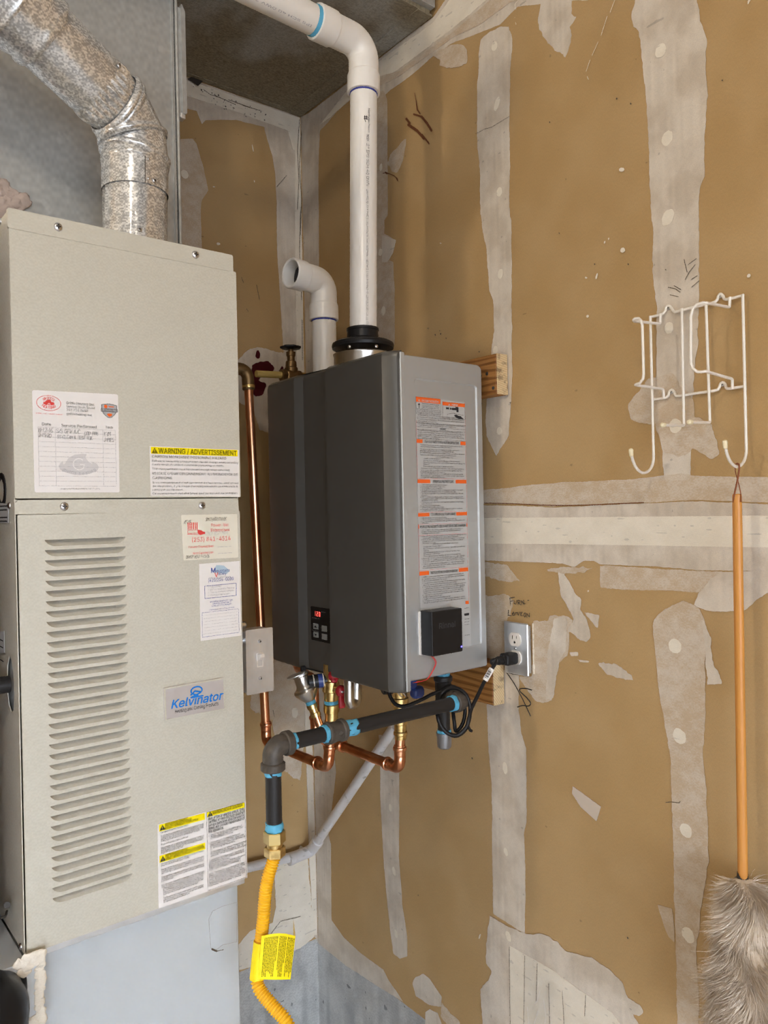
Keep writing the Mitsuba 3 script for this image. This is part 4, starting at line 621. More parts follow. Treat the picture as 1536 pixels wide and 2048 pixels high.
n0, n1, n2, n3 = A(0, 0, 1), unit(A(-.16, .05, 1)), unit(J2 - J1) * .5 + unit(J3 - J2) * .5, unit(J3 - J2); n0 = unit(A(.10, -.03, 1)); n1 = unit(A(-.32, .0, 1)); n2 = n3
part(flue, 'elbow_section', gore(J0, n0, J1, n1, FR + .001), G, True); part(flue, 'elbow_section', gore(J1, n1, J2, n2, FR), G, True)
def tbead(p, n, ax, r):
    ax = unit(ax); a, b, d = frame_of(ax); th = np.arange(56) * 2 * np.pi / 56; rings = []
    for k in range(9):
        h = .0048 * math.sin(math.pi * k / 8); w = (k - 4) * .0018
        rings.append([A(*p) + (r + h) * (math.cos(q) * a + math.sin(q) * b) + ax * (w - ((math.cos(q) * a + math.sin(q) * b) @ n) * r / (ax @ n)) for q in th])
    return quadstrip(rings, caps=False)
for p, n, ax in ((J0, n0, J1 - J0), (J1, n1, J2 - J1), (J2, n2, J3 - J2)): part(flue, 'bead', tbead(p, n, ax, FR), G, True)
part(flue, 'bead', tbead(J2 - unit(J3 - J2) * .008, n2, J3 - J2, FR - .001), G, True)
d3 = unit(J3 - J2); Lp = float(np.linalg.norm(J3 - J2)); e0 = J2 + d3 * .004
part(flue, 'inclined_pipe', lathe(e0, J3, [(0, FR - .003), (.012, FR - .0025), (.016, FR - .001)] + [(.016 + .004 * k, FR - .001) for k in range(1, 8)] + [(.05, FR), (Lp * .6, FR), (Lp - .01, FR), (Lp - .004, FR)], 224, lambda t, th: .0030 * np.cos(th * 28) * float(np.clip(1 - abs(t - .026) / .016, 0, 1)) ** .4, caps=False), G, True)
up3 = J3 + d3 * .30; FU = FR + .007
part(flue, 'upper_collar', lathe(J3 - d3 * .012, up3, [(0, FR + .001), (.002, FR + .005), (.012, FR + .006), (.02, FR + .003), (.03, FU), (.055, FU), (.058, FU + .003), (.062, FU + .003), (.066, FU), (.12, FU), (.30, FU)], 56, caps=False), G, True)
def on_pipe(p, d, q, r):   # the point of a round pipe that faces the eye most nearly along q
    p, d, q = A(*p), unit(d), A(*q); t = (q - p) @ d; c0 = p + d * t; return c0 + unit(q - c0) * r, unit(q - c0)
for q, r, pp, dd in (((.4886,1.245,.4751), FR - .0015, base, J0 - base), ((.4399,1.245,.7138), FR, J2, d3), ((.5155,1.245,.5625), FR + .001, base, J0 - base)): s, n = on_pipe(pp, dd, q, r); screw(flue, s - n * .0005, n, .0042)
for q in ((.5058,1.245,.5961), (.5051,1.245,.5633)): s, n = on_pipe(base, J0 - base, q, FR + .001); part(flue, 'rivet', lathe(s, s + n, [(0, .0028), (.001, .0024), (.0016, .001)], 14), 'zinc', 40)
s, n = on_pipe(base, J0 - base, (.4993,1.245,.5718), FR + .001); part(flue, 'seam', sweep(np.array([on_pipe(base, J0 - base, q, FR + .0012)[0] for q in ((.4999,1.245,.5995), (.4995,1.245,.5844), (.4992,1.245,.5676), (.4989,1.245,.5542))]), .0006, 6), 'dark_metal')

# supply plenum on top, at the back, with its corner cleat and mastic
plx0, plx1, ply, plz1 = 0.05, (.625,1.43,.7142)[0], 1.43, 1.60
sup = thing('supply_plenum', 'large galvanized sheet metal plenum standing behind the flue pipe', 'plenum')
part(sup, 'casing', box(plx0, plx1 + .012, ply, 1.93, .53, plz1, .001), 'galvanized', False)
part(sup, 'coil_case', box(plx0 + .10, plx1 + .02, ply - .004, 1.92, fzt + .001, .531, .001), 'galvanized', False)
ex = (.6314,1.43,.8142)[0]; e2 = (.6428,1.43,.8179)[0]
part(sup, 'corner_seam', cat_(box(ex, ex + .0045, ply - .004, ply, .53, plz1 - .2), box(ex + .0065, e2, ply - .010, ply + .02, .53, plz1 - .2, .0015)), 'galvanized', False)
part(sup, 'corner_gap', box(ex + .0044, ex + .0066, ply - .0015, ply, .53, plz1 - .2), 'dark_metal', False)
cx0, cz1 = (.6469,1.43,1)[0], (.6522,1.43,1.0021)[2]; cx1, cz0_ = (.6564,1.43,.7924)[0], (.6474,1.43,.7877)[2]
part(sup, 'cleat', cat_(prism(Fr((0, ply - .014, 0), (1, 0, 0), (0, 0, 1)), Polygon([(cx0 + .001, cz0_), (cx1 - .002, cz0_), (cx1, cz0_ + .003), (cx1, cz1 - .012), (cx1 - .006, cz1), (cx0 + .001, cz1)]), -.018, 0), box(cx0 - .004, cx0 + .001, ply - .009, ply + .004, cz0_ - .006, cz1 - .005)), 'galvanized', False)
part(sup, 'clip', box(cx0 - .002, cx0 + .007, ply - .012, ply + .004, cz0_ - .009, cz0_ + .002, .001), 'steel_plate', False)
PL = Fr((0, ply - .004, 0), (1, 0, 0), (0, 0, 1))
part(sup, 'sealant', cat_(lumps(PL, [(plx1 - .002, .492), (plx1 + .012, .500), (plx1 + .024, .490)], .013, 11, 34, .6), lumps(PL, P2((.3075,1.426,.5271), (.3294,1.426,.5279), (.3473,1.426,.5441)), .014, 12, 40, .35), lumps(PL, P2((.3083,1.426,.5655), (.3207,1.426,.5618), (.3314,1.426,.5472)), .012, 13, 30, .3)), 'mastic', True)
hk = thing('pipe_strap', 'small pale metal strap end at the left edge by the flue', 'strap')
part(hk, 'strap', prism(Fr((0, 1.30, 0), (1, 0, 0), (0, 0, 1)), Polygon([(.272,1.3,.7676)[::2], (.2944,1.3,.7559)[::2], (.3171,1.3,.7375)[::2], (.3104,1.3,.7272)[::2], (.2715,1.3,.7404)[::2]]).buffer(-.002).buffer(.002), -.001, .001), 'steel_plate', False)

# overhead duct, its dusty underside towards us
duct = thing('overhead_duct', 'dusty overhead sheet metal duct in the corner under the ceiling', 'duct')
part(duct, 'shell', box(.66, WX - .012, 1.366, WY - .014, 1.1965, 1.52, .002), 'duct_dusty', False)
part(duct, 'edge_seam', cat_(box(WX - .05, WX - .004, 1.367, WY - .006, 1.1935, 1.199, .001), box(.66, WX - .02, WY - .022, WY - .004, 1.1945, 1.199, .001)), 'duct_dusty', False)
part(duct, 'end_flange', box(WX - .09, WX - .01, 1.350, 1.368, 1.205, 1.52, .001), 'galvanized', False)
part(duct, 'hanger_tab', prism(Fr((0, WY - .008, 0), (1, 0, 0), (0, 0, 1)), Polygon([(.91,1.957,1.1861)[::2], (.9353,1.957,1.2056)[::2], (.9589,1.957,1.1997)[::2], (.9406,1.957,1.1771)[::2]]), 0, .002), 'dark_metal', False)

# ---------------------------------------------------------------- tankless water heater
HY0, HY1, HXF, HXB, HZ0, HZ1 = 1.1736, 1.70, 0.990, 1.222, -0.3475, 0.3115
HF = Fr((0, HY0, 0), (1, 0, 0), (0, 0, 1)); HG = Fr((0.978, 0, 0), (0, -1, 0), (0, 0, 1))
heater = thing('water_heater', 'wall-hung tankless water heater with charcoal front and silver side', 'water heater')
# side sheet with a rounded pressed-in panel; the rest of the case behind
def rr_loop(x0, z0, x1, z1, r, n=7, low=None):
    q, r0 = [], r
    for sx, sz, a in ((1, 1, 0), (0, 1, 90), (0, 0, 180), (1, 0, 270)):
        r = r0 if sz or low is None else low; cx, cz = (x1 - r if sx else x0 + r), (z1 - r if sz else z0 + r)
        q += [(cx + r * math.cos(math.radians(a + 90 * k / n)), cz + r * math.sin(math.radians(a + 90 * k / n))) for k in range(n + 1)]
    return np.array(q)
ix0, iz1 = (1.0242,.2662); ix1, iz0 = (1.205,-.2992)
ox0, ox1 = HXF, HXB
L0 = rr_loop(ox0, HZ0, ox1, HZ1, .012, low=.0035); L1_ = rr_loop(ix0, iz0, ix1, iz1, .008); L2_ = rr_loop(ix0 + .0013, iz0 + .0013, ix1 - .0013, iz1 - .0013, .007); L3_ = rr_loop(ix0 + .0028, iz0 + .0028, ix1 - .0028, iz1 - .0028, .006)
back = L0.copy(); LB_ = rr_loop(ox0 + .0, HZ0, ox1, HZ1, .012)
def ring3(q, d): return HF.map(np.c_[q, np.full(len(q), d)])
edge = rr_loop(ox0 + .003, HZ0 + .003, ox1 - .003, HZ1 - .003, .010, low=.0015)
part(heater, 'case', cat_(quadstrip([ring3(L0, -(HY1 - HY0)), ring3(L0, -.004), ring3(edge, 0.0)], caps=False), quadstrip([ring3(edge, 0.0), ring3(L1_, 0.0)], caps=False), sheet(HF, Polygon(L0), -(HY1 - HY0))), 'silver_paint', 25)
part(heater, 'side_panel', cat_(quadstrip([ring3(L1_, 0.0), ring3(L2_, -.0012), ring3(L3_, -.0030)], caps=False), sheet(HF, Polygon(L3_), -.0030)), 'silver_paint', 40)
# front cover: a faceted section, carried up with eased ends
prof = [(1.6765, .999), (1.6765, .984), (1.6690, .972), (1.5370, .9655), (1.5140, .9770), (1.4120, .9770), (1.4065, .9655), (1.2085, .9655), (1.2045, .9655), (1.1890, .9745), (1.1800, .985), (1.1765, .999)]
CZ0, CZ1 = -0.3705, 0.3215
def cover():
    rings = []
    for z, e in ((CZ0, .007), (CZ0 + .003, .002), (CZ0 + .009, 0), (CZ1 - .016, 0), (CZ1 - .007, .003), (CZ1 - .001, .011), (CZ1, .016)):
        rings.append([(min(x + e, .999) , y + (e * .5 if y < 1.3 else -e * .5 if y > 1.6 else 0), z) for y, x in prof])
    return quadstrip(rings, caps=True, closed=True)
part(heater, 'front_cover', cover(), 'charcoal_paint', 22)
part(heater, 'cover_edge', box(.988, .9995, 1.1725, 1.1765, CZ0 + .004, CZ1 - .006, .0015), 'silver_paint', 30)
part(heater, 'left_gap', box(.9865, .992, 1.677, 1.682, CZ0 + .02, CZ1 - .02), 'dark_metal', False)
# control panel on the sunk strip
cp = np.array([(.978,1.4988,-.2206)[1:], (.978,1.4214,-.2196)[1:], (.978,1.4232,-.2985)[1:], (.978,1.4997,-.2998)[1:]]); cp = [(-a, b) for a, b in cp]
u0, v1, u1, v0 = cp[0][0], cp[0][1], cp[1][0], cp[2][1]
ctl = part(heater, 'control_panel', prism(HG, rect(u0, v0, u1, v1, .003), .0002, .0022), 'black_plastic', 25)
CW, CH = u1 - u0, v1 - v0
def CP(a, b): return (u0 + CW * a, v1 - CH * b)
part(ctl, 'display_window', prism(HG, rect(*CP(.18, .30), *CP(.56, .09)), .0022, .0026), 'black_rubber', False)
scene['led_red'] = {'type': 'diffuse', 'reflectance': {'type': 'rgb', 'value': [.3, .02, .02]}}
seg = {'1': 'bc', '2': 'abged', '0': 'abcdef'}
def seven(ch, x, z, h):
    w = h * .5; s = {'a': (0, 1, 1, 1), 'b': (1, .5, 1, 1), 'c': (1, 0, 1, .5), 'd': (0, 0, 1, 0), 'e': (0, 0, 0, .5), 'f': (0, .5, 0, 1), 'g': (0, .5, 1, .5)}
    return [stroke([(x + w * s[k][0], z + h * s[k][1]), (x + w * s[k][2], z + h * s[k][3])], h * .17) for k in seg[ch]]
dg = uni(*seven('1', *CP(.20, .255), CH * .115), *seven('2', *CP(.33, .255), CH * .115), *seven('0', *CP(.45, .255), CH * .115))
k = part(ctl, 'digits', sheet(HG, dg, .0032), 'led_red', False, 'glowing red digits 120'); scene[k]['emitter'] = {'type': 'area', 'radiance': {'type': 'rgb', 'value': [6.0, .25, .2]}}
for a0, b0 in ((.13, .49), (.58, .51), (.13, .735), (.58, .75)): part(ctl, 'button', prism(HG, rect(*CP(a0, b0 + .17), *CP(a0 + .26, b0), .001), .0022, .0032), 'grey_button', 25)
part(ctl, 'arrow', sheet(HG, uni(Polygon([CP(.19, .61), CP(.33, .61), CP(.26, .55)]), Polygon([CP(.19, .80), CP(.33, .80), CP(.26, .86)])), .0036), 'black_rubber', False)
part(ctl, 'indicator', sheet(HG, uni(Point(CP(.58, .12)).buffer(.0009), Point(CP(.54, .585)).buffer(.0008)), .0028), 'paper_white', False)
part(ctl, 'lettering', letters(HG, [text('WATER TEMPERATURE', *CP(.08, .345), CH * .025, CW * .42), text('PRIORITY', *CP(.62, .13), CH * .022, CW * .2), text('TEMPERATURE', *CP(.08, .715), CH * .02, CW * .35), text('PRIORITY', *CP(.61, .615), CH * .03, CW * .2), text('ON/OFF', *CP(.61, .845), CH * .03, CW * .2)], .0036), 'grey_button', False)
lg = (.978,1.4994,-.3486)[1:]; lg2 = (.978,1.4279,-.3464)[1:]
part(heater, 'logo', letters(HG, [text('Rinnai', -lg[0], lg[1] + .001, .0165, lg[0] - lg2[0], bold=True)], .0006), 'ink_red', False)
part(heater, 'caption', letters(HG, [text('CONDENSING TANKLESS', -lg[0], lg[1] - .0075, .0026, (lg[0] - lg2[0]) * .95)], .0006), 'ink_black', False)
# instruction label on the side
HP = Fr((0, HY0 + .003, 0), (1, 0, 0), (0, 0, 1))
lq = np.array([(1.0299,1.1766,.229), (1.1694,1.1766,.2268), (1.1743,1.1766,-.2979), (1.032,1.1766,-.2982)])[:, [0, 2]]
lab = part(heater, 'instruction_label', prism(HP, Polygon(lq), .0002, .0006), 'label_silver', False, 'silver instruction label with orange headings')
WL, HL_ = lq[1][0] - lq[0][0], lq[0][1] - lq[3][1]
def CL(u, v): return (lq[0][0] + WL * u, lq[0][1] - HL_ * v)
def lv(py): return (py - 793) / 517.0
rows_o = [(0, .49, 793, 803.5), (.53, 1, 798, 805.5), (0, .115, 878, 885.5), (.89, 1, 878, 885.5), (0, .25, 958.5, 966), (.77, 1, 958.5, 966), (0, .22, 1026, 1033), (.77, 1, 1026, 1033), (0, .015, 1050, 1057.5), (.985, 1, 1050, 1057.5), (0, .19, 1143, 1151), (.80, 1, 1143, 1151), (.93, 1, 1213, 1220)]
part(lab, 'heading', sheet(HP, uni(*[rect(*CL(a, lv(y1)), *CL(b, lv(y0))) for a, b, y0, y1 in rows_o]), .0009), 'ink_orange', False)
hb = [text('CAUTION / ATTENTION', *CL(.11, lv(802)), .0042, WL * .33, True), text('DANGER', *CL(.72, lv(804.5)), .0038, WL * .13, True)]
part(lab, 'heading_lettering_white', cat_(letters(HP, hb, .0013), sheet(HP, uni(tri(*CL(.04, lv(802)), .0045), tri(*CL(.65, lv(804.5)), .0042)), .0013)), 'ink_pale', False)
hd = [('FOR YOUR SAFETY READ BEFORE OPERATING', .155, 884.5, .70), ('OPERATING INSTRUCTIONS', .30, 965, .43), ('TO TURN OFF GAS TO APPLIANCE', .25, 1032, .50), ('POUR VOTRE SÉCURITÉ LISEZ AVANT DE METTRE EN MARCHE', .03, 1056.5, .94), ('INSTRUCTIONS DE MISE EN MARCHE', .22, 1150, .56)]
runs = [text(s, *CL(u, lv(y)), .0052, WL * w, True) for s, u, y, w in hd] + [text('WARNING', *CL(.47, lv(856.5)), .0035, WL * .12, True)]
body = [(807, .12, .46, 'WARNING: Hot outlet water'), (811, .12, .46, 'may scald. Test water before'), (814.5, .12, .46, 'use and install guards.'), (818.5, .02, .48, 'RISQUE DE BRÛLURE. La sortie'), (822, .02, .48, 'peut causer de graves brûlures.'), (825.5, .02, .48, 'Gardez à distance des enfants.'),
  (830.5, .02, .97, 'Water temperature over 125°F (52°C) can cause severe burns instantly or death from scalds. Children,'), (834.5, .02, .97, 'the disabled and elderly are at the highest risk of being scalded. Feel water before bathing or showering.'), (838.5, .02, .97, 'Temperature limiting valves are available. See instruction manual for setting the water temperature'), (842.5, .02, .40, 'before bathing or showering.'),
  (847, .02, .97, 'Read and follow the water heater warnings and instructions. If the owner manual is missing'), (850.5, .02, .80, 'contact the manufacturer or the installer for a replacement copy.'),
  (861, .02, .94, 'The outlet temperature of the water heater can be changed by the temperature controller or'), (865, .02, .97, 'dip switch. Set the temperature to the lowest setting for your use and always test the water'), (869, .02, .92, 'carefully to prevent scalds. Test the water before bathing or showering. DO NOT leave'), (872.5, .02, .97, 'children in the shower or tub without supervision. The unit has been preset for operating.'), (876, .02, .45, 'See the instructions for setting.'),
  (890, .07, .93, 'WARNING: If you do not follow these instructions exactly, a fire or explosion may'), (893.5, .07, .70, 'result causing property damage, personal injury or loss of life.'), (898.5, .06, .86, 'This appliance does not have a pilot. It is equipped with an ignition device which'), (902, .06, .75, 'automatically lights the burner. Do not try to light the burner by hand.'), (906, .06, .97, 'BEFORE OPERATING smell all around the appliance area for gas. Be sure to smell next to'), (910, .06, .80, 'the floor because some gas is heavier than air and will settle on the floor.'), (914, .37, .72, 'WHAT TO DO IF YOU SMELL GAS'),
  (917.5, .12, .47, 'DO NOT try to light any appliance.'), (921.5, .12, .88, 'DO NOT touch any electric switch; DO NOT use any phone in your building.'), (925.5, .12, .98, "Immediately call your gas supplier from a neighbor's phone. Follow the gas supplier's"), (929, .12, .24, 'instructions.'), (933, .12, .74, 'If you cannot reach your gas supplier, call the fire department.'), (937, .06, .95, 'Use only your hand to turn the gas control knob. Never use tools. If the knob will'), (941, .06, .92, "not turn by hand, don't try to repair it; call a qualified service technician. Force"), (944.5, .06, .55, 'or attempted repair may result in a fire or explosion.'),
  (948, .06, .93, 'Do not use this appliance if any part has been under water. Immediately call a qualified'), (952, .06, .95, 'service technician to inspect the appliance and to replace any part of the control system'), (955.5, .06, .55, 'and any gas control which has been under water.'),
  (970.5, .05, .60, '1.  STOP! Read the safety information above on this label.'), (974, .05, .55, '2.  Set the temperature controller to lowest setting.'), (977.5, .05, .50, '3.  Turn off all electric power to the appliance.'), (981, .05, .92, '4.  This appliance does not have a pilot. It is equipped with an ignition device which'), (984.5, .07, .78, 'automatically lights the burner. DO NOT try to light the burner by hand.'), (988, .05, .93, '5.  Turn the manual gas control valve located at gas inlet of appliance clockwise to the'), (991.5, .07, .20, 'OFF position.'), (995, .05, .93, '6.  Wait five (5) minutes to clear out any gas. Then smell for gas, including near the floor.'), (998.5, .07, .95, 'If you smell gas, STOP! Follow B in the safety information above on this label. If you do'), (1002, .07, .40, "not smell gas, go to the next step."), (1005.5, .05, .93, '7.  Turn the manual gas control valve located at gas inlet of appliance counterclockwise'), (1009, .07, .28, 'to the ON position.'), (1012.5, .05, .45, '8.  Turn on all electric power to the appliance.'), (1016, .05, .52, '9.  Set the temperature controller to desired setting.'), (1019.5, .04, .90, '10. If the appliance will not operate, follow the instructions To Turn Off Gas To Appliance'), (1023, .07, .52, 'and call your service technician or gas supplier.'),
  (1037, .05, .57, '1.  Set the temperature controller to the lowest setting.'), (1040.5, .05, .78, '2.  Turn off all electric power to the appliance if service is to be performed.'), (1044, .05, .95, '3.  Turn the manual gas control valve located at gas inlet of appliance clockwise to the'), (1047.5, .07, .20, 'OFF position.'),
  (1061.5, .06, .90, 'AVERTISSEMENT : Quiconque ne respecte pas à la lettre les instructions dans le'), (1065, .06, .85, 'présent manuel risque de déclencher un incendie ou une explosion entraînant'), (1068.5, .06, .42, 'des dommages, des blessures ou la mort.'), (1074, .05, .97, "A. Cet appareil ne comporte pas de veilleuse. Il est muni d'un dispositif d'allumage qui allume"), (1077.5, .07, .82, "automatiquement le brûleur. Ne tentez pas d'allumer le brûleur manuellement."), (1081, .05, .93, "B. AVANT DE FAIRE FONCTIONNER, reniflez tout autour de l'appareil pour déceler une"), (1084.5, .07, .90, 'odeur de gaz. Reniflez près du plancher, car certains gaz sont plus lourds que'), (1088, .07, .35, "l'air et peuvent s'accumuler."), (1091, .27, .80, 'QUE FAIRE SI VOUS SENTEZ UNE ODEUR DE GAZ'), (1095, .09, .48, "Ne pas tenter d'allumer d'appareil."), (1099, .09, .95, 'Ne touchez à aucun interrupteur ; ne pas vous servir des téléphones du bâtiment.'), (1103, .09, .20, 'Bâtiment.'), (1107, .09, .83, "Appelez immédiatement votre fournisseur de gaz depuis un voisin. Suivez"), (1110.5, .09, .42, 'les instructions du fournisseur.'), (1114.5, .09, .85, 'Si vous ne pouvez rejoindre le fournisseur, appelez le service des incendies.'), (1118.5, .05, .93, "C. Ne poussez ou tournez la manette d'admission du gaz qu'à la main ; ne jamais"), (1122, .07, .90, "utiliser d'outil. Si la manette reste coincée, ne pas tenter de la réparer ; appelez"), (1125.5, .07, .95, "un technicien qualifié. Le fait de forcer la manette peut causer une explosion."), (1130, .05, .93, "D. N'utilisez pas cet appareil s'il a été plongé dans l'eau, même partiellement."), (1134, .07, .90, "Faites inspecter l'appareil par un technicien qualifié et remplacez toute partie"), (1138, .07, .52, 'du système de contrôle qui a été plongée.'),
  (1156, .05, .90, "1.  ARRÊTEZ! Lisez les instructions de sécurité sur la portion supérieure de cette étiquette."), (1160, .05, .92, '2.  Réglez le thermostat à la température la plus basse.'), (1164, .05, .55, "3.  Coupez l'alimentation électrique de l'appareil."), (1168, .05, .93, "4.  Cet appareil ne comporte pas de veilleuse. Il est muni d'un dispositif d'allumage qui"), (1172, .07, .75, 'allume automatiquement le brûleur. Ne tentez pas de l\'allumer.'), (1176, .05, .95, "5.  Tournez la manette de contrôle du gaz dans le sens horaire à la position OFF."), (1180, .07, .93, "6.  Attendre cinq (5) minutes pour laisser échapper tout le gaz. Reniflez tout autour"), (1184, .07, .90, "de l'appareil, y compris près du plancher. Si vous sentez une odeur de gaz, ARRÊTEZ!"), (1188, .07, .88, "Passez à l'étape B des instructions de sécurité. S'il n'y a pas d'odeur, continuez."), (1192, .05, .90, "7.  Tournez la manette de contrôle du gaz à la position ON."), (1196, .07, .45, "8.  Mettez l'appareil sous tension."), (1200, .05, .62, '9.  Réglez le thermostat à la température désirée.'), (1204, .05, .93, "10. Si l'appareil ne se met pas en marche, suivez les instructions intitulées"), (1208, .07, .93, "Comment couper l'admission de gaz et appelez un technicien.")]
runs += [text(s, *CL(a, lv(y)), .0024, WL * (b - a)) for y, a, b, s in body]
part(lab, 'lettering', letters(HP, runs, .0009), 'ink_black', False)
rules = [stroke([CL(0, lv(y)), CL(1, lv(y))], .0005) for y in (844.5, 853, 857.8, 877)] + [outline(rect(*CL(0, lv(827)), *CL(.49, lv(793))), .0005), outline(rect(*CL(.53, lv(832)), *CL(1, lv(798))), .0005)]
fau = [rect(*CL(.60, lv(813)), *CL(.66, lv(809))), rect(*CL(.68, lv(813)), *CL(.70, lv(809))), rect(*CL(.72, lv(813.5)), *CL(.86, lv(809))), rect(*CL(.80, lv(809)), *CL(.86, lv(806.5))), rect(*CL(.82, lv(817)), *CL(.86, lv(812))), stroke([CL(.61, lv(830)), CL(.63, lv(823)), CL(.75, lv(820)), CL(.97, lv(823))], .0006), stroke([CL(.70, lv(812)), CL(.72, lv(811))], .002),
       Polygon([CL(.76, lv(824)), CL(.82, lv(822.5)), CL(.86, lv(825)), CL(.90, lv(825)), CL(.97, lv(831)), CL(.86, lv(831)), CL(.80, lv(828))])]
part(lab, 'rule', sheet(HP, uni(*rules), .0009), 'ink_black', False); part(lab, 'scald_picture', sheet(HP, uni(*fau, stroke([CL(.06, lv(815)), CL(.06, lv(807))], .0012), Polygon([CL(.035, lv(809.5)), CL(.085, lv(809.5)), CL(.06, lv(805.5))])), .0011), 'ink_black', False)
part(lab, 'red_rule', sheet(HP, uni(*[stroke([CL(0, lv(y)), CL(1, lv(y))], .0004) for y in (956.8, 1024.6, 1048.8, 1071, 1141.5)], stroke([CL(0, lv(1048.8)), CL(0, lv(1141))], .0004), stroke([CL(1, lv(793)), CL(1, lv(1212))], .0004), stroke([CL(0, lv(840)), CL(0, lv(957))], .0004)), .0008), 'ink_red', False)
part(lab, 'barcode_corner', sheet(HP, uni(rect(*CL(.90, lv(1244)), *CL(1, lv(1239))), *[stroke([CL(.9, lv(y)), CL(1, lv(y))], .0006) for y in (1228, 1251, 1257, 1263, 1285)]), .0010), 'ink_black', False)
# vent collar on top
VP0, VPT = A(*(1.0425,1.3601,.3997)), A(*(1.0574,1.3503,.942)); VP0[1] = VPT[1] = 1.364; va = unit(VPT - VP0)
zc = VP0[2]
part(heater, 'vent_collar', lathe(A(VP0[0] - .001, 1.366, HZ1 - .002), A(VP0[0] - .001, 1.366, HZ1 + .1), [(0, .0645), (.0, .065), (.033, .065), (.037, .067)], 48, caps=False), 'stainless', True)
fz = (1.0415,1.3607,.3695)[2]
part(heater, 'vent_flange', lathe(A(VP0[0], 1.366, fz - .010), A(VP0[0], 1.366, fz + .1), [(0, .066), (.001, .0685), (.007, .070), (.012, .0685), (.0165, .060), (.019, .045), (.021, .0395), (.024, .0355), (.040, .0350), (.041, .0362), (.046, .0362), (.047, .0345), (.0475, .031)], 56), 'black_plastic', 30)
for dq in (-25, 28): part(heater, 'collar_screw', lathe(A(VP0[0], 1.366, fz - .016) + .065 * A(math.cos(math.radians(231 + dq)), math.sin(math.radians(231 + dq)), 0), A(VP0[0], 1.366, fz - .016) + .075 * A(math.cos(math.radians(231 + dq)), math.sin(math.radians(231 + dq)), 0), [(0, .004), (.002, .0035), (.003, .001)], 12), 'zinc', 40)
part(heater, 'wall_bracket', cat_(box(1.216, 1.2415, 1.25, 1.62, HZ1 - .02, HZ1 + .0135, .001), box(1.216, 1.2415, 1.25, 1.62, HZ0 - .015, HZ0 + .02, .001)), 'steel_plate', False)

# black control module stuck on the side panel
MY = 1.138; MF = Fr((0, MY, 0), (1, 0, 0), (0, 0, 1))
m0, m1 = (1.027,1.138,-.2063), (1.1123,1.138,-.2965); mz1, mz0 = m0[2], (1.0259,1.138,-.2961)[2]
mod = thing('control_module', 'square black plastic module with a blue light on the water heater side', 'module')
part(mod, 'body', rbox(m0[0], m1[0], MY, HY0 - .0005, mz0, mz1, .0022), 'black_plastic', 35)
part(mod, 'back_plate', prism(HF, rect(m0[0] - .004, mz0 - .001, m1[0] - .004, mz1 - .002, .003), -.0025, .0030), 'white_plastic', False)
part(mod, 'embossed_logo', letters(MF, [text('Rinnai', m0[0] + .018, mz1 - .036, .011, .047, True)], .0005), 'black_soft', False)
k = part(mod, 'indicator', sheet(MF, Point(m1[0] - .0048, mz0 + .0105).buffer(.0020), .0008), 'led_red', False, 'blue light'); scene[k]['emitter'] = {'type': 'area', 'radiance': {'type': 'rgb', 'value': [0.25, 0.45, 9.0]}}
WIRE = spline([A(m0[0] + .008, MY + .02, mz0 + .003), A(*(1.0537,1.16,-.3111)), A(*(1.0551,1.165,-.3253)), A(*(1.0408,1.168,-.3451)), A(*(1.0271,1.168,-.3491)), A(*(1.0104,1.172,-.3502)), A(*(1.0277,1.2,-.3585))])
part(mod, 'wire', cat_(sweep(WIRE, .00075, 6), sweep(WIRE + A(.0022, -.0004, .0006), .00075, 6)), 'red_wire', True)

# ---------------------------------------------------------------- the two plastic vents
def coupling(parent, p0, p1, r, name='socket'): return part(parent, name, pipe(p0, p1, r, r - .004, 40), 'white_pvc', 40)
vent = thing('exhaust_vent', 'tall white plastic exhaust pipe bending left under the duct', 'vent pipe')
PR = .0302; zs = (1.0568,1.3507,.9342)[2]
TOPZ = (1.052,1.3396,1.0252)[2]
q0 = VP0 + va * -.0; s0 = VP0 + va * ((zs - VP0[2]) / va[2])
part(vent, 'riser', lathe(VP0 - va * .001, s0 + va * .02, [(0, PR), (float(np.linalg.norm(s0 - VP0)) + .02, PR)], 48, caps=False), 'white_pvc', True)
hdir = unit(A(-1, -.02, .012)); RB = .070
b0 = s0 + va * .042; ctr = b0 + va * RB
bend = fillet([s0 + va * .030, b0 + va * RB, b0 + va * RB + hdir * (RB + .02)], RB, 12)
part(vent, 'elbow', sweep(bend, .0335, 40, caps=False), 'white_pvc', True)
part(vent, 'socket', lathe(s0, s0 + va, [(0, PR), (.0005, .0362), (.002, .0368), (.040, .0366), (.045, .0345), (.046, .033)], 44, caps=False), 'white_pvc', 40)
h0 = bend[-1]; part(vent, 'socket', lathe(h0 - hdir * .006, h0 + hdir, [(0, .033), (.001, .0345), (.006, .0366), (.046, .0368), (.0475, .0362), (.048, PR)], 44, caps=False), 'white_pvc', 40)
part(vent, 'horizontal_pipe', lathe(h0, h0 + hdir * .62, [(0, PR), (.62, PR)], 44), 'white_pvc', True)
part(vent, 'primer_ring', lathe(s0 - va * .0035, s0 + va * .001, [(0, PR + .0004), (.002, PR + .0009), (.0045, PR + .0012)], 44, caps=False), 'ink_blue', True, 'dark blue primer line')
part(vent, 'primer_ring', lathe(h0 + hdir * .0385, h0 + hdir * .06, [(0, PR + .001), (.007, PR + .0012), (.0125, PR + .0004)], 44, caps=False), 'blue_dope', True, 'light blue primer line')
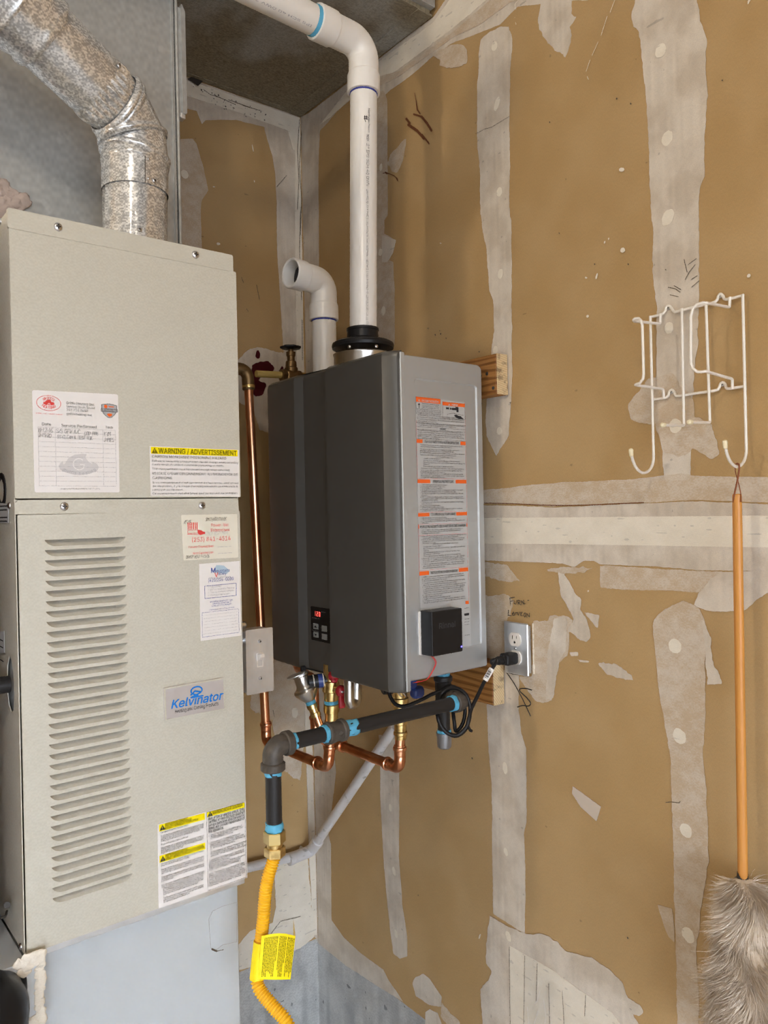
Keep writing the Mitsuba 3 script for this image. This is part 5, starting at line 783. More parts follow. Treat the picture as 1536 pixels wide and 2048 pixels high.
# printed line down the pipe, letters standing sideways, wrapped on the curve
def wrap_text(runs, p_top, axis, facing, r):
    a = unit(facing - axis * (facing @ axis)); b = np.cross(axis, a); out = []
    for v, f in runs:
        ph = -v[:, 1] / r; out.append(trimesh.Trimesh(p_top + axis * v[:, :1] + r * (np.cos(ph)[:, None] * a + np.sin(ph)[:, None] * b), f, process=False))
    return cat_(*out)
face = unit(A(*(1.0333,1.3275,.6571)) * -1 + A(.012, 0, 0)); ptop = s0 - va * .03
mx = lambda py: (py - 198) / 1533.31 * 1.70
pr = [text('Heritage', mx(213), .0105 * 0 + .004, .0042, mx(242) - mx(213), True), text('Plastics', mx(243), .004, .0042, mx(262) - mx(243)), text('NSF', mx(266), .0005, .0058, mx(280) - mx(266), True), text('2"', mx(284), .0, .0066, mx(294) - mx(284)), text('IPS', mx(297), .0, .0066, mx(312) - mx(297)), text('SCH 40', mx(316), .0, .0066, mx(347) - mx(316)), text('DWV', mx(350), .0, .0066, mx(371) - mx(350)),
      text('280 PSI @ 73 F PVC 1120 ASTM D 2665 NSF®dwv ASTM D 1785 NSF®61-G 01/02/2020 03:11:33 PM L', mx(376), .0002, .0046, mx(661) - mx(376))]
part(vent, 'pipe_lettering', wrap_text(pr, ptop, -va, unit(face + A(.16, -.12, 0)), PR + .0004), 'ink_faded', False)
hm = [(np.array([[0, 0], [.009, 0], [.009, .0016], [0, .0016]]) + [mx(229), -.0045 + o], np.array([[0, 1, 2], [0, 2, 3]])) for o in (0, .0042)] + [(np.array([[0, 0], [.0016, 0], [.0016, .008], [0, .008]]) + [mx(229) + o, -.0056], np.array([[0, 1, 2], [0, 2, 3]])) for o in (.0022, .0062)] + [(np.array([[0, 0], [.005, .002], [.005, .0035], [0, .0016]]) + [mx(229) + .009, -.0045], np.array([[0, 1, 2], [0, 2, 3]]))]
part(vent, 'printed_mark', wrap_text(hm, ptop, -va, unit(face + A(.16, -.12, 0)), PR + .0004), 'ink_black', False)
part(vent, 'pipe_lettering', wrap_text([text('IPS SCH 40 DWV 280 PSI @ 73 F PVC 1120 ASTM D 2665', .06, 0, .0046, .42)], h0, hdir, unit(A(0, -.55, -.83)), PR + .0004), 'ink_grey', False)

intake = thing('intake_vent', 'short white plastic intake pipe with a hooked elbow open to the left', 'vent pipe')
I0 = A(*(1.0964,1.596,.3569)); I1 = A(*(1.0966,1.5963,.479)); I0[:2] = I1[:2]; I0[2] = HZ1 + .0005
part(intake, 'riser', lathe(I0, I1 + A(0, 0, .02), [(0, PR), (float(I1[2] - I0[2]) + .02, PR)], 44, caps=False), 'white_pvc', True)
up1 = A(0, 0, 1); idir = unit(A(-1, -.10, .02)); RI = .055
i_b = fillet([I1 + up1 * .036, I1 + up1 * (.042 + RI), I1 + up1 * (.042 + RI) + idir * (RI + .012)], RI, 12)
part(intake, 'elbow', sweep(i_b, .0335, 40, caps=False), 'white_pvc', True)
part(intake, 'socket', lathe(I1, I1 + up1, [(0, PR), (.0005, .0362), (.002, .0368), (.036, .0366), (.041, .0345), (.042, .033)], 44, caps=False), 'white_pvc', 40)
j = i_b[-1]; part(intake, 'socket', lathe(j - idir * .006, j + idir, [(0, .0328), (.001, .0345), (.006, .0366), (.040, .0368), (.042, .0355), (.0425, .0325), (.041, .0305), (.004, .0303), (.003, .0285), (-.02, .0285)], 44, caps=False), 'white_pvc', 40)
part(intake, 'screen', lathe(j + idir * .002, j + idir * .003, [(0, .0288), (.001, .0288)], 32), 'black_plastic', False)
part(intake, 'primer_ring', lathe(I1 - up1 * .0035, I1 + up1 * .001, [(0, PR + .0004), (.002, PR + .0009), (.0045, PR + .0012)], 44, caps=False), 'ink_blue', True, 'dark blue primer line')

# ---------------------------------------------------------------- boards behind the heater
def board(label, zt, zb, y_end):
    k = thing('mounting_board', label, 'board')
    part(k, 'plank', box(1.242, WX - .0035, y_end + .0012, 1.76, zb, zt, .003), 'timber', 20)
    part(k, 'end_grain', box(1.2422, WX - .0035, y_end, y_end + .0013, zb, zt, .0006), 'timber_end', 20)
    return k
e1 = (1.242,1.148,.2917)
bd = board('rough wooden board end sticking out behind the heater top right corner', (1.242,1.1475,.3362)[2], (1.242,1.1499,.2472)[2], e1[1])
part(bd, 'screw_head', lathe(A(1.2425, e1[1] + .030, e1[2] + .004), A(1.23, e1[1] + .030, e1[2] + .004), [(0, .0045), (.0012, .0035), (.0014, .001)], 14), 'dark_metal', 40)
part(bd, 'screw_head', lathe(A(1.2425, e1[1] + .012, e1[2] - .030), A(1.23, e1[1] + .012, e1[2] - .030), [(0, .0042), (.0012, .0035), (.0014, .001)], 14), 'dark_metal', 40)
e2b = (1.242,1.1768,-.3929)
board('rough wooden board end sticking out under the heater below the outlet', (1.242,1.1755,-.344)[2], (1.242,1.1781,-.4396)[2], e2b[1])

# ---------------------------------------------------------------- black iron gas pipe
gas = thing('gas_pipe', 'black iron gas pipe with light blue thread sealant under the heater', 'pipe')
GY, GZ, PRG = 1.115, -.3900, .0133
def gx(px): return GY * math.tan(math.radians(38.6692) + math.atan((px - 768) / 1533.31))
XV, XE, XR = .645, gx(570), gx(912)
def hcyl(xa, xb, r, b=.001, n=28): return cyl(A(xa, GY, GZ), A(xb, GY, GZ), r, n, b)
zt_ = GZ - .050
part(gas, 'pipe_section', hcyl(XE - .005, gx(645), PRG), 'black_pipe', 40); part(gas, 'pipe_section', hcyl(gx(672), XR - .01, PRG), 'black_pipe', 40)
part(gas, 'pipe_section', cyl(A(XV, GY, GZ - .03), A(XV, GY, (.6329,1.115,-.5291)[2]), PRG, 28, .001), 'black_pipe', 40)
el = fillet([A(XE, GY, GZ), A(XV, GY, GZ), A(XV, GY, GZ - .036)], .022, 10)
part(gas, 'elbow', cat_(sweep(el, .0172, 28), hcyl(XE - .012, XE + .002, .0205, .002), cyl(A(XV, GY, GZ - .026), A(XV, GY, GZ - .040), .0205, 28, .002)), 'black_iron', 40)
part(gas, 'tee', cat_(hcyl(gx(645), gx(676), .0172), hcyl(gx(643), gx(650), .0195, .002), hcyl(gx(670), gx(679), .0200, .002), cyl(A(gx(662), GY, GZ), A(gx(662), GY + .026, GZ - .012), .018, 24, .002)), 'black_iron', 40)
AB, TX, TY = A(XR, GY, GZ), 1.112, 1.200
part(gas, 'end_elbow', cat_(sweep(fillet([AB - A(.012, 0, 0), AB + A(.010, 0, 0), AB + A(.012, .034, 0)], .02, 8), .0172, 28), hcyl(XR - .016, XR - .003, .0200, .002), cyl(AB + A(.011, .022, 0), AB + A(.012, .036, 0), .020, 24, .002)), 'black_iron', 40)
part(gas, 'pipe_section', cyl(AB + A(.011, .03, 0), A(TX, TY - .018, GZ), PRG, 24), 'black_pipe', 40)
part(gas, 'drop_tee', cat_(cyl(A(TX, TY, GZ - .032), A(TX, TY, GZ + .032), .0172, 28, .001), cyl(A(TX, TY, GZ + .022), A(TX, TY, GZ + .034), .0200, 28, .002), cyl(A(TX, TY, GZ - .034), A(TX, TY, GZ - .022), .0200, 28, .002), cyl(A(TX, TY, GZ), A(TX, TY - .03, GZ), .0185, 24, .002)), 'black_pipe', 40)
part(gas, 'pipe_section', cyl(A(TX, TY, GZ + .03), A(TX, TY, HZ0 - .001), PRG - .0005, 24), 'black_pipe', 40)
zc_ = (1.0986,1.2,-.48)[2]; zc2 = (1.0978,1.2,-.5106)[2]
part(gas, 'drip_leg', cyl(A(TX, TY, GZ - .03), A(TX, TY, zc_ + .004), PRG, 24), 'black_pipe', 40)
part(gas, 'cap', lathe(A(TX, TY, zc_ + .003), A(TX, TY, zc2), [(0, .015), (.0, .0172), (.006, .0172), (.0065, .0158), (.022, .0155), (zc_ + .003 - zc2 - .003, .0148), (zc_ + .003 - zc2, .011)], 28), 'grey_iron', 30)
def dope(p0, p1, r, seed):
    p0, p1 = A(*p0), A(*p1); L = float(np.linalg.norm(p1 - p0)); R = np.random.RandomState(seed); ph = R.rand(4) * 6.28
    m = lathe(p0, p1, [(L * k / 8, r) for k in range(9)], 36, lambda t, th: .0007 * np.sin(th * 3 + ph[0] + t * 300) + .0006 * np.sin(th * 7 + ph[1]) - (.0016 * np.clip(np.sin(th * 2 + ph[2]) + np.sin(th * 5 + ph[3]) - .5, 0, 1) if t > L * .7 else 0))
    part(gas, 'thread_sealant', m, 'blue_dope', True)
dope((XE + .001, GY, GZ), (XE + .010, GY, GZ), PRG + .0012, 1); dope((gx(645) + .001, GY, GZ), (gx(636), GY, GZ), PRG + .0022, 2); dope((gx(678), GY, GZ), (gx(703), GY, GZ), PRG + .0009, 3); dope((XR - .015, GY, GZ), (XR - .026, GY, GZ), PRG + .0022, 4)
dope((XV, GY, GZ - .039), (XV, GY, GZ - .048), PRG + .0009, 5); zb_ = (.6329,1.115,-.5291)[2]; dope((XV, GY, zb_ - .001), (XV, GY, zb_ + .013), PRG + .0014, 6)
dope((TX, TY, GZ - .033), (TX, TY, GZ - .037), PRG + .001, 7); dope((TX, TY, zc_ + .002), (TX, TY, zc_ + .009), PRG + .0015, 8); dope((TX, TY, GZ + .034), (TX, TY, HZ0 - .002), PRG + .0012, 9)
part(gas, 'cast_mark', cat_(*[sweep(A(XV + .006, GY - .0166, GZ - .004) + .0052 * np.c_[np.cos(t), 0 * t, np.sin(t)] + o, .0005, 5) for t in [np.linspace(0, 6.28, 20)] for o in (A(0, 0, 0), A(.009, .0012, .009))], sweep(A(gx(662), GY - .0172, GZ) + .006 * A(*[(1, 0, 0), (0, 0, 1), (-1, 0, 0), (0, 0, -1), (1, 0, 0)]), .0005, 5)), 'black_iron', True)

# yellow flexible connector with brass ends and warning tag
con = thing('gas_connector', 'yellow corrugated flexible gas connector hanging from the iron pipe', 'gas hose')
def hexa(p0, p1, r, b=.0015): return lathe(p0, p1, [(0, r - b), (b, r), (float(np.linalg.norm(A(*p1) - A(*p0))) - b, r), (float(np.linalg.norm(A(*p1) - A(*p0))), r - b)], 6)
z0_, z1_, z2_, z3_ = zb_ - .001, (.6334,1.115,-.5499)[2], (.6332,1.115,-.5565)[2], (.6328,1.115,-.5729)[2]
part(con, 'adapter', hexa((XV, GY, z0_), (XV, GY, z1_), .0185), 'plated_brass', False); part(con, 'collar', cyl(A(XV, GY, z1_), A(XV, GY, z2_), .0135, 24), 'brass', 40); part(con, 'flare_nut', hexa((XV, GY, z2_), (XV, GY, z3_), .0178), 'brass', False)
cpath = spline([A(XV, GY, z3_ + .002), A(*(.6296,1.1178,-.6168)), A(*(.6214,1.1164,-.6714)), A(*(.6127,1.1155,-.7213)), A(*(.6059,1.1131,-.7569)), A(*(.6044,1.1014,-.7728)), A(*(.6123,1.0758,-.7894)), A(*(.6227,1.0482,-.8086)), A(*(.6248,1.0336,-.8428)), A(*(.6197,1.0246,-.8979)), A(*(.6194,1.0118,-.9521)), A(.75, .88, -1.2), A(.78, .98, -1.45), A(.86, 1.12, -1.60)], 150)
seg_ = np.r_[0, np.cumsum(np.linalg.norm(np.diff(cpath, axis=0), axis=1))]; tt = np.arange(0, seg_[-1], .00075); cp_ = np.c_[[np.interp(tt, seg_, cpath[:, k]) for k in range(3)]].T
end1 = seg_[5 * 150]
part(con, 'hose', sweep(cp_, .0096 + .0014 * np.sin(tt * 2 * np.pi / .0046), 20), 'yellow_jacket', True)
tubp = spline([A(*(.6146,1.114,-.7025)), A(*(.61,1.1144,-.7321)), A(*(.6055,1.1134,-.7609))], 8)
part(con, 'tag_sleeve', sweep(tubp, .0116, 24, caps=False), 'yellow_tag', True)
T0, T1, T2, T3 = A(*(.6079,1.099,-.6855)), A(*(.6459,1.0583,-.6862)), A(*(.6384,1.064,-.7559)), A(*(.6022,1.1032,-.7549))
nu, nv = 16, 10; tgrid = np.array([[(T0 * (1 - u) + T1 * u) * (1 - v) + (T3 * (1 - u) + T2 * u) * v + unit(A(.62, .78, 0)) * (.010 * math.sin(u * 3.0) * (1 - .3 * v) + .006 * u * u) + A(0, 0, -.004 * math.sin(u * math.pi) * (v > .9)) for u in np.linspace(0, 1, nu)] for v in np.linspace(0, 1, nv)])
part(con, 'warning_tag', quadstrip(tgrid, caps=False, closed=False), 'yellow_tag', True, 'bright yellow paper warning tag')
def tagpt(u, v, o=.0006): 
    fu, fv = u * (nu - 1), v * (nv - 1); i, j = min(int(fv), nv - 2), min(int(fu), nu - 2); a, b = fv - i, fu - j
    return (tgrid[i, j] * (1 - a) * (1 - b) + tgrid[i + 1, j] * a * (1 - b) + tgrid[i, j + 1] * (1 - a) * b + tgrid[i + 1, j + 1] * a * b) - unit(A(.62, .78, 0)) * o
ms = []; R_ = random.Random(5)
for c in range(19):
    u = .10 + c * .045 + (.03 if c > 8 else 0) + (.02 if c > 13 else 0); v = .06
    if u > .97: break
    vend = R_.choice((.93, .9, .95, .82)) if c not in (8, 13) else .6
    while v < vend:
        l = R_.uniform(.02, .09); a, b, c_, d = tagpt(u, v), tagpt(u + .020, v), tagpt(u + .020, min(v + l, .95)), tagpt(u, min(v + l, .95)); ms.append(trimesh.Trimesh([a, b, c_, d], [[0, 1, 2], [0, 2, 3]], process=False)); v += l + .012
part(con, 'tag_print', cat_(*ms), 'ink_olive', False)
cv = [tgrid[0, -1], tgrid[0, -2], tgrid[0, -1] + A(.004, .012, .022)]
part(con, 'tag_curl', trimesh.Trimesh(cv, [[0, 1, 2]], process=False), 'lath', False)

# ---------------------------------------------------------------- copper water lines, valves
CR = .0111
def fit(parent, p0, p1, r=.0128, m='copper'):
    p0, p1 = A(*p0), A(*p1); L = float(np.linalg.norm(p1 - p0)); part(parent, 'press_fitting', lathe(p0, p1, [(0, r - .001), (.001, r), (L * .45, r), (L * .52, r + .0022), (L * .66, r + .0026), (L * .80, r + .0022), (L * .85, r), (L, r)], 28), m, 40)
hot = thing('hot_water_pipe', 'copper hot water pipe rising behind the furnace and running under the heater', 'pipe')
HX, HZ_, HYA, HYB = .978, -.583, 1.712, 1.444
HB, HT = A(HX - .006, HYA, HZ_), A(*(.9526,1.7301,.3205))
part(hot, 'riser', sweep(np.array([HB + A(0, 0, .03), HT]), CR, 24), 'copper', True)
part(hot, 'elbow', sweep(fillet([HB + A(0, 0, .034), HB, A(HX - .005, HYA - .034, HZ_)], .024, 9), .0126, 24), 'copper', True); fit(hot, HB + A(0, 0, .030), HB + A(0, 0, .052)); fit(hot, (HX - .005, HYA - .030, HZ_), (HX - .005, HYA - .052, HZ_))
part(hot, 'run', cyl(A(HX - .005, HYA - .03, HZ_), A(HX, HYB + .03, HZ_), CR, 24), 'copper', 40)
part(hot, 'elbow', sweep(fillet([A(HX, HYB + .034, HZ_), A(HX, HYB, HZ_), A(HX + .004, HYB, HZ_ + .034)], .024, 9), .0126, 24), 'copper', True); fit(hot, (HX, HYB + .030, HZ_), (HX, HYB + .052, HZ_)); fit(hot, (HX + .004, HYB, HZ_ + .030), (HX + .006, HYB, HZ_ + .052))
part(hot, 'stub', cyl(A(HX + .005, HYB, HZ_ + .03), A(HX + .009, HYB, -.49), CR, 24), 'copper', 40)
part(hot, 'top_elbow', cat_(sweep(fillet([HT - A(0, 0, .01), HT + A(-.002, 0, .040), HT + A(-.05, 0, .042)], .022, 8), .0155, 24), ), 'old_brass', True); fit(hot, HT + A(0, 0, .016), HT - A(0, 0, .010), .0135, 'brass')
hv = thing('hot_water_valve', 'brass shut-off valve with red handles under the heater', 'valve')
V = A(HX + .012, HYB, 0)
def vz(z): return V + A(0, 0, z)
part(hv, 'adapter', lathe(vz(-.500), vz(-.4), [(0, .0135), (.012, .0135), (.013, .0165), (.022, .0165), (.023, .0150), (.040, .0150), (.041, .0175), (.058, .0175), (.060, .015)], 28), 'brass', 35)
part(hv, 'sealant_ring', cyl(vz(-.441), vz(-.432), .0158, 28, .001), 'blue_dope', 40)
part(hv, 'body', lathe(vz(-.433), vz(-.34), [(0, .0150), (.004, .0165), (.020, .0165), (.022, .0195), (.045, .0195), (.047, .0165), (.060, .016), (.084, .016)], 28), 'brass', 35)
def handle(parent, p, d, drop, m):
    p, d = A(*p), unit(d); side = A(0, 0, -1)
    part(parent, 'handle_hub', lathe(p, p + d, [(0, .011), (.006, .0135), (.012, .0125), (.016, .007)], 24), m, True)
    part(parent, 'handle_lever', rbox(-.0075, .0075, -.004, .004, -drop, 0, .0035, 12).apply_transform(trimesh.transformations.translation_matrix(p + d * .010) @ trimesh.transformations.rotation_matrix(math.atan2(d[0], -d[1]), [0, 0, 1])), m, 40)
    part(parent, 'handle_screw', lathe(p + d * .015, p + d * .02, [(0, .0035), (.002, .003), (.0025, .001)], 12), 'zinc', 40)
handle(hv, V + A(.004, -.030, -.405), A(-.25, -1, 0), .038, 'red_enamel'); handle(hv, V + A(-.002, -.012, -.372), A(-.3, -1, 0), .016, 'red_enamel')
part(hv, 'side_stem', cyl(V + A(0, -.012, -.405), V + A(.004, -.032, -.405), .009, 20), 'brass', 40)
rv = thing('relief_valve', 'dull steel bell-shaped relief valve with brass outlet under the heater', 'valve')
RA, RB_ = A(*(.931,1.4821,-.368)), A(*(.9652,1.4543,-.4881)); rd = unit(RB_ - RA)
part(rv, 'bell', lathe(RA, RB_, [(0, .016), (.002, .019), (.006, .019), (.008, .0165), (.026, .0175), (.034, .0215), (.037, .0270), (.041, .0285), (.045, .0275), (.055, .0210), (.064, .0140), (.067, .0105)], 36), 'stainless', 30)
part(rv, 'cap_plate', lathe(RA + rd * .004 - A(.010, 0, 0), RA - A(.010, 0, 0), [(0, .021), (.001, .022), (.0025, .022), (.003, .021)], 28), 'steel_plate', 30)
part(rv, 'sealant_ring', cyl(RA + rd * .066, RA + rd * .075, .0115, 24, .001), 'blue_dope', 40)
part(rv, 'outlet', lathe(RA + rd * .074, RB_, [(0, .0105), (.001, .0125), (.010, .0125), (.011, .0105), (.020, .0105), (.021, .0120), (.030, .0120), (.031, .009)], 24), 'brass', 35)
part(rv, 'outlet_tube', cyl(RA + rd * .10, RA + rd * .128, .0090, 20), 'copper', 40)
part(rv, 'connector_body', cyl(RA + rd * .022 + A(.008, -.008, 0), V + A(-.004, .004, -.385), .0155, 28, .002), 'black_plastic', 40)
cb0, cb1 = RA + rd * .022 + A(.008, -.008, 0), V + A(-.004, .004, -.385)
part(rv, 'blue_label', lathe(cb0 * .5 + cb1 * .5, cb1, [(0, .0158), (.012, .0158)], 28, caps=False), 'blue_plastic', True)
for w in (.25, .72): c0 = cb0 * (1 - w) + cb1 * w; part(rv, 'cable_tie', lathe(c0, cb1, [(0, .0160), (.0005, .0166), (.0022, .0166), (.0027, .0160)], 24, caps=False), 'white_plastic', 40)
part(rv, 'lever', box(RA[0] + .004, RA[0] + .016, RA[1] - .004, RA[1] + .004, RA[2] + .002, RA[2] + .016, .002), 'black_plastic', 30)
cold = thing('cold_water_pipe', 'copper cold water pipe running beneath the heater to the blue valve', 'pipe')
CX, CZ, CYA, CYB = 1.08, -.575, 1.649, 1.312
part(cold, 'riser', sweep(fillet([A(CX, CYA, CZ + .03), A(CX, CYA, -.43), A(CX + .04, 1.80, -.43), A(1.124, 1.80, .34)], [.03, .03], 6), CR, 20), 'copper', True)
fit(cold, (CX, CYA, CZ + .030), (CX, CYA, CZ + .054), .0132); part(cold, 'elbow', sweep(fillet([A(CX, CYA, CZ + .034), A(CX, CYA, CZ), A(CX, CYA - .034, CZ)], .024, 8), .0126, 24), 'copper', True); fit(cold, (CX, CYA - .03, CZ), (CX, CYA - .052, CZ))
tyy = 1.545; part(cold, 'coupling', lathe(A(CX, tyy + .02, CZ), A(CX, tyy - .02, CZ), [(0, .0128), (.002, .0152), (.008, .0152), (.010, .0130), (.03, .0130), (.032, .0152), (.038, .0152), (.040, .0128)], 26), 'copper', 40)
part(cold, 'run', cyl(A(CX, CYA - .03, CZ), A(CX, CYB + .03, CZ), CR, 24), 'copper', 40)
part(cold, 'elbow', sweep(fillet([A(CX, CYB + .034, CZ), A(CX, CYB, CZ), A(CX + .001, CYB, CZ + .034)], .024, 9), .0126, 24), 'copper', True); fit(cold, (CX, CYB + .030, CZ), (CX, CYB + .052, CZ)); fit(cold, (CX + .001, CYB, CZ + .030), (CX + .001, CYB, CZ + .052))
part(cold, 'stub', cyl(A(CX + .001, CYB, CZ + .04), A(CX + .003, CYB, -.50), CR, 24), 'copper', 40)
cw = thing('cold_water_valve', 'brass shut-off valve with dark blue handles under the heater front', 'valve')
U = A(CX + .004, CYB, 0)
def uz(z): return U + A(0, 0, z)
part(cw, 'adapter', lathe(uz(-.510), uz(-.3), [(0, .0132), (.008, .0132), (.010, .0155), (.016, .0155), (.018, .0135), (.032, .0135), (.034, .0165), (.052, .0165), (.053, .0150), (.075, .0150)], 28), 'brass', 35)
part(cw, 'body', lathe(uz(-.437), uz(-.3), [(0, .0150), (.004, .0195), (.018, .0195), (.020, .0165), (.032, .0160), (.050, .0200), (.066, .0200), (.068, .0150), (.086, .015)], 28), 'brass', 35)
for q, r in ((A(.014, -.018, -.385), .0165), (A(.034, -.020, -.408), .0160)):
    part(cw, 'handle', rbox(U[0] + q[0] - r, U[0] + q[0] + r, U[1] + q[1] - .012, U[1] + q[1] + .012, q[2] - r * .85, q[2] + r * .85, .0095, 14), 'blue_plastic', 50)
part(cw, 'flow_sensor', cyl(U + A(-.022, -.004, -.388), U + A(-.046, .004, -.388), .017, 26, .003), 'black_plastic', 40)
for o in (0, .012): part(cw, 'cable_tie', sweep(spline([U + A(-.030 + o, -.020, -.375), U + A(-.026 + o, -.022, -.395), U + A(-.010 + o, -.018, -.412)]), .0014, 6), 'white_plastic', True)
dt = thing('drain_trap', 'chrome U-shaped drain trap hanging under the heater middle', 'drain trap')
D0 = A(*(.9949,1.3796,-.3784)); D1_ = A(*(.995,1.3794,-.4228))
part(dt, 'tube', sweep(fillet([A(D0[0], D0[1], HZ0 - .02), A(D0[0], D0[1], D1_[2] - .008), A(D0[0] + .022, D0[1] + .004, D1_[2] - .008), A(D0[0] + .024, D0[1] + .004, HZ0 - .03)], .0125, 8), .0118, 24), 'stainless', True)
part(dt, 'nut', hexa((D0[0], D0[1], HZ0 - .026), (D0[0], D0[1], HZ0 - .008), .0158), 'brass', False)
gv = thing('gate_valve', 'old brass gate valve with black handwheel behind the heater top', 'valve')
GVX, GVY, GVZ = 1.124, 1.80, .372
hwz = (1.132,1.7958,.4507)[2]
part(gv, 'handwheel', lathe(A(GVX, GVY, hwz - .006), A(GVX, GVY, hwz + .006), [(0, .010), (.002, .024), (.004, .028), (.007, .028), (.009, .024), (.0075, .012), (.010, .006), (.011, .001)], 40, lambda t, th: (.0016 * np.sin(th * 7)) * (.002 < t < .0092)), 'black_plastic', True)
part(gv, 'stem', lathe(A(GVX, GVY, GVZ + .01), A(GVX, GVY, hwz), [(0, .018), (.012, .018), (.014, .0155), (.030, .0145), (.032, .0105), (.044, .0105), (.045, .0125), (.056, .0125), (.058, .007), (hwz - GVZ - .012, .007)], 26), 'old_brass', 35)
part(gv, 'body', cat_(rbox(GVX - .022, GVX + .020, GVY - .018, GVY + .018, GVZ - .02, GVZ + .014, .008, 14), hexa((GVX - .033, GVY, GVZ), (GVX - .018, GVY, GVZ), .0175), hexa((GVX + .016, GVY, GVZ), (GVX + .028, GVY, GVZ), .0175)), 'old_brass', False)
sp = thing('supply_pipe', 'yellowish threaded pipe joining the gate valve behind the heater', 'pipe')
part(sp, 'nipple', cyl(A(1.015, GVY, GVZ - .004), A(GVX - .032, GVY, GVZ), .0092, 22), 'lath', 40); part(sp, 'union', cyl(A(GVX + .029, GVY, GVZ), A(GVX + .044, GVY, GVZ), .0135, 24, .002), 'brass', 40); part(sp, 'copper_end', rbox(GVX + .045, GVX + .085, GVY - .0125, GVY + .0125, GVZ - .014, GVZ + .011, .010, 14), 'copper', 60)

# ---------------------------------------------------------------- condensate drain
dr_ = thing('drain_pipe', 'dirty white plastic drain pipe crossing the corner diagonally', 'pipe')
K0, K1, K2 = A(*(1.245,1.9822,-1.0105)), A(*(1.245,1.5283,-.5573)), A(.56, 1.930, (1.0052,1.93,-.9632)[2])
K0 = A(1.238, 1.927, K0[2]); zl = K2[2]
dd = unit(K1 - K0)
part(dr_, 'sloping_pipe', cyl(K0 + dd * .02, K1, .0135, 24), 'drain_pvc', 40)
part(dr_, 'level_pipe', cyl(A(.66, 1.930, zl), A(1.20, 1.929, K0[2] - .002), .0135, 24), 'drain_pvc', 40)
part(dr_, 'elbow', cat_(sweep(fillet([K0 + dd * .055, K0, A(1.165, 1.928, K0[2] - .003)], .016, 8), .0168, 24), cyl(K0 + dd * .040, K0 + dd * .058, .0180, 24, .001), cyl(A(1.178, 1.928, K0[2] - .003), A(1.160, 1.928, K0[2] - .003), .0180, 24, .001)), 'drain_pvc', 40)

# ---------------------------------------------------------------- outlet, plug and cords on the right wall
ol = thing('wall_outlet', 'steel duplex outlet plate marked by handwriting on the right wall', 'outlet')
oy0, oy1, oz0, oz1 = 1.0935, 1.1625, -.3655, -.2515
part(ol, 'cover_plate', box(1.262, 1.268, oy0, oy1, oz0, oz1, .0022), 'steel_plate', 20)
part(ol, 'box', box(1.268, WX - .003, oy0 + .004, oy1 - .006, oz0 + .006, oz1 - .006), 'steel_plate', False)
OF = Fr((1.262, 0, 0), (0, -1, 0), (0, 0, 1)); oc = -(oy0 + oy1) / 2
for i, zc3 in enumerate((-.2885, -.3275)):
    g = Point(oc, zc3).buffer(.0172, 24).intersection(sbox(oc - .02, zc3 - .0142, oc + .02, zc3 + .0142))
    k = part(ol, 'receptacle', prism(OF, g, .0001, .0028), 'white_plastic', 25)
    part(k, 'slot', sheet(OF, uni(rect(oc - .0068, zc3 + .0005, oc - .0052, zc3 + .0085), rect(oc + .0052, zc3 + .0015, oc + .0066, zc3 + .0080), Point(oc, zc3 - .006).buffer(.0026)), .0031), 'black_rubber', False)
screw(ol, (1.262, -oc, -.308), (-1, 0, 0), .003)
part(ol, 'torn_paper_edge', cat_(*[box(WX - .0032, WX - .0005, oy0 - .0035 + .001 * math.sin(k * 2.1), oy0 - .0005, oz1 - .011 * k - .010, oz1 - .011 * k) for k in range(10)]), 'joint_mud_white', False)
cord = thing('power_cord', 'black power cord plugged into the outlet and coiled under the heater', 'power cord')
PZ = -.3275
part(cord, 'plug', cat_(rbox(1.222, 1.258, -oc - .0125, -oc + .0125, PZ - .0125, PZ + .0125, .005, 14), lathe(A(1.224, -oc, PZ), A(1.19, -oc + .003, PZ - .001), [(0, .0105), (.006, .0105), (.007, .0085), (.012, .0085), (.013, .0095), (.018, .009), (.019, .0075), (.026, .0072), (.027, .0080), (.034, .0066)], 20)), 'black_rubber', 40)
W = lambda *q: [A(*p) for p in q]
cc = spline([A(1.192, -oc + .003, PZ - .001)] + W((1.1774,1.1057,-.3207), (1.1597,1.1007,-.332), (1.1435,1.1071,-.3564), (1.1182,1.1017,-.379), (1.0924,1.0966,-.403), (1.0811,1.0928,-.4192), (1.0725,1.0932,-.4367), (1.0556,1.1003,-.4497), (1.0375,1.1083,-.4449), (1.027,1.1168,-.4298), (1.0253,1.1246,-.4093), (1.0545,1.1526,-.3896), (1.072,1.1515,-.3729), (1.0811,1.1314,-.3659), (1.0855,1.1087,-.3728), (1.0894,1.099,-.3939), (1.0889,1.0993,-.422), (1.0779,1.1016,-.4445), (1.0602,1.1094,-.4546), (1.0421,1.1175,-.4448), (1.0316,1.126,-.4246), (1.0469,1.1522,-.4004), (1.0688,1.1604,-.3811), (1.0823,1.1432,-.3762), (1.0903,1.124,-.3854), (1.0892,1.112,-.4084), (1.0812,1.1118,-.4352), (1.0673,1.1165,-.4476), (1.0645,1.1188,-.4254), (1.0854,1.1471,-.399), (1.0821,1.1625,-.3796), (1.0677,1.1805,-.3834), (1.0497,1.2076,-.4008), (1.0299,1.2298,-.412), (1.0184,1.2454,-.4097), (1.0128,1.2564,-.395), (1.0121,1.2634,-.3792)), 10)
part(cord, 'cable', sweep(cc, .0038, 10), 'black_rubber', True)
part(cord, 'loose_end', sweep(spline(W((1.0846,1.0964,-.4206), (1.0793,1.0942,-.4332), (1.0787,1.0882,-.4418), (1.0796,1.0836,-.443)), 8), .0028, 10), 'black_rubber', True)
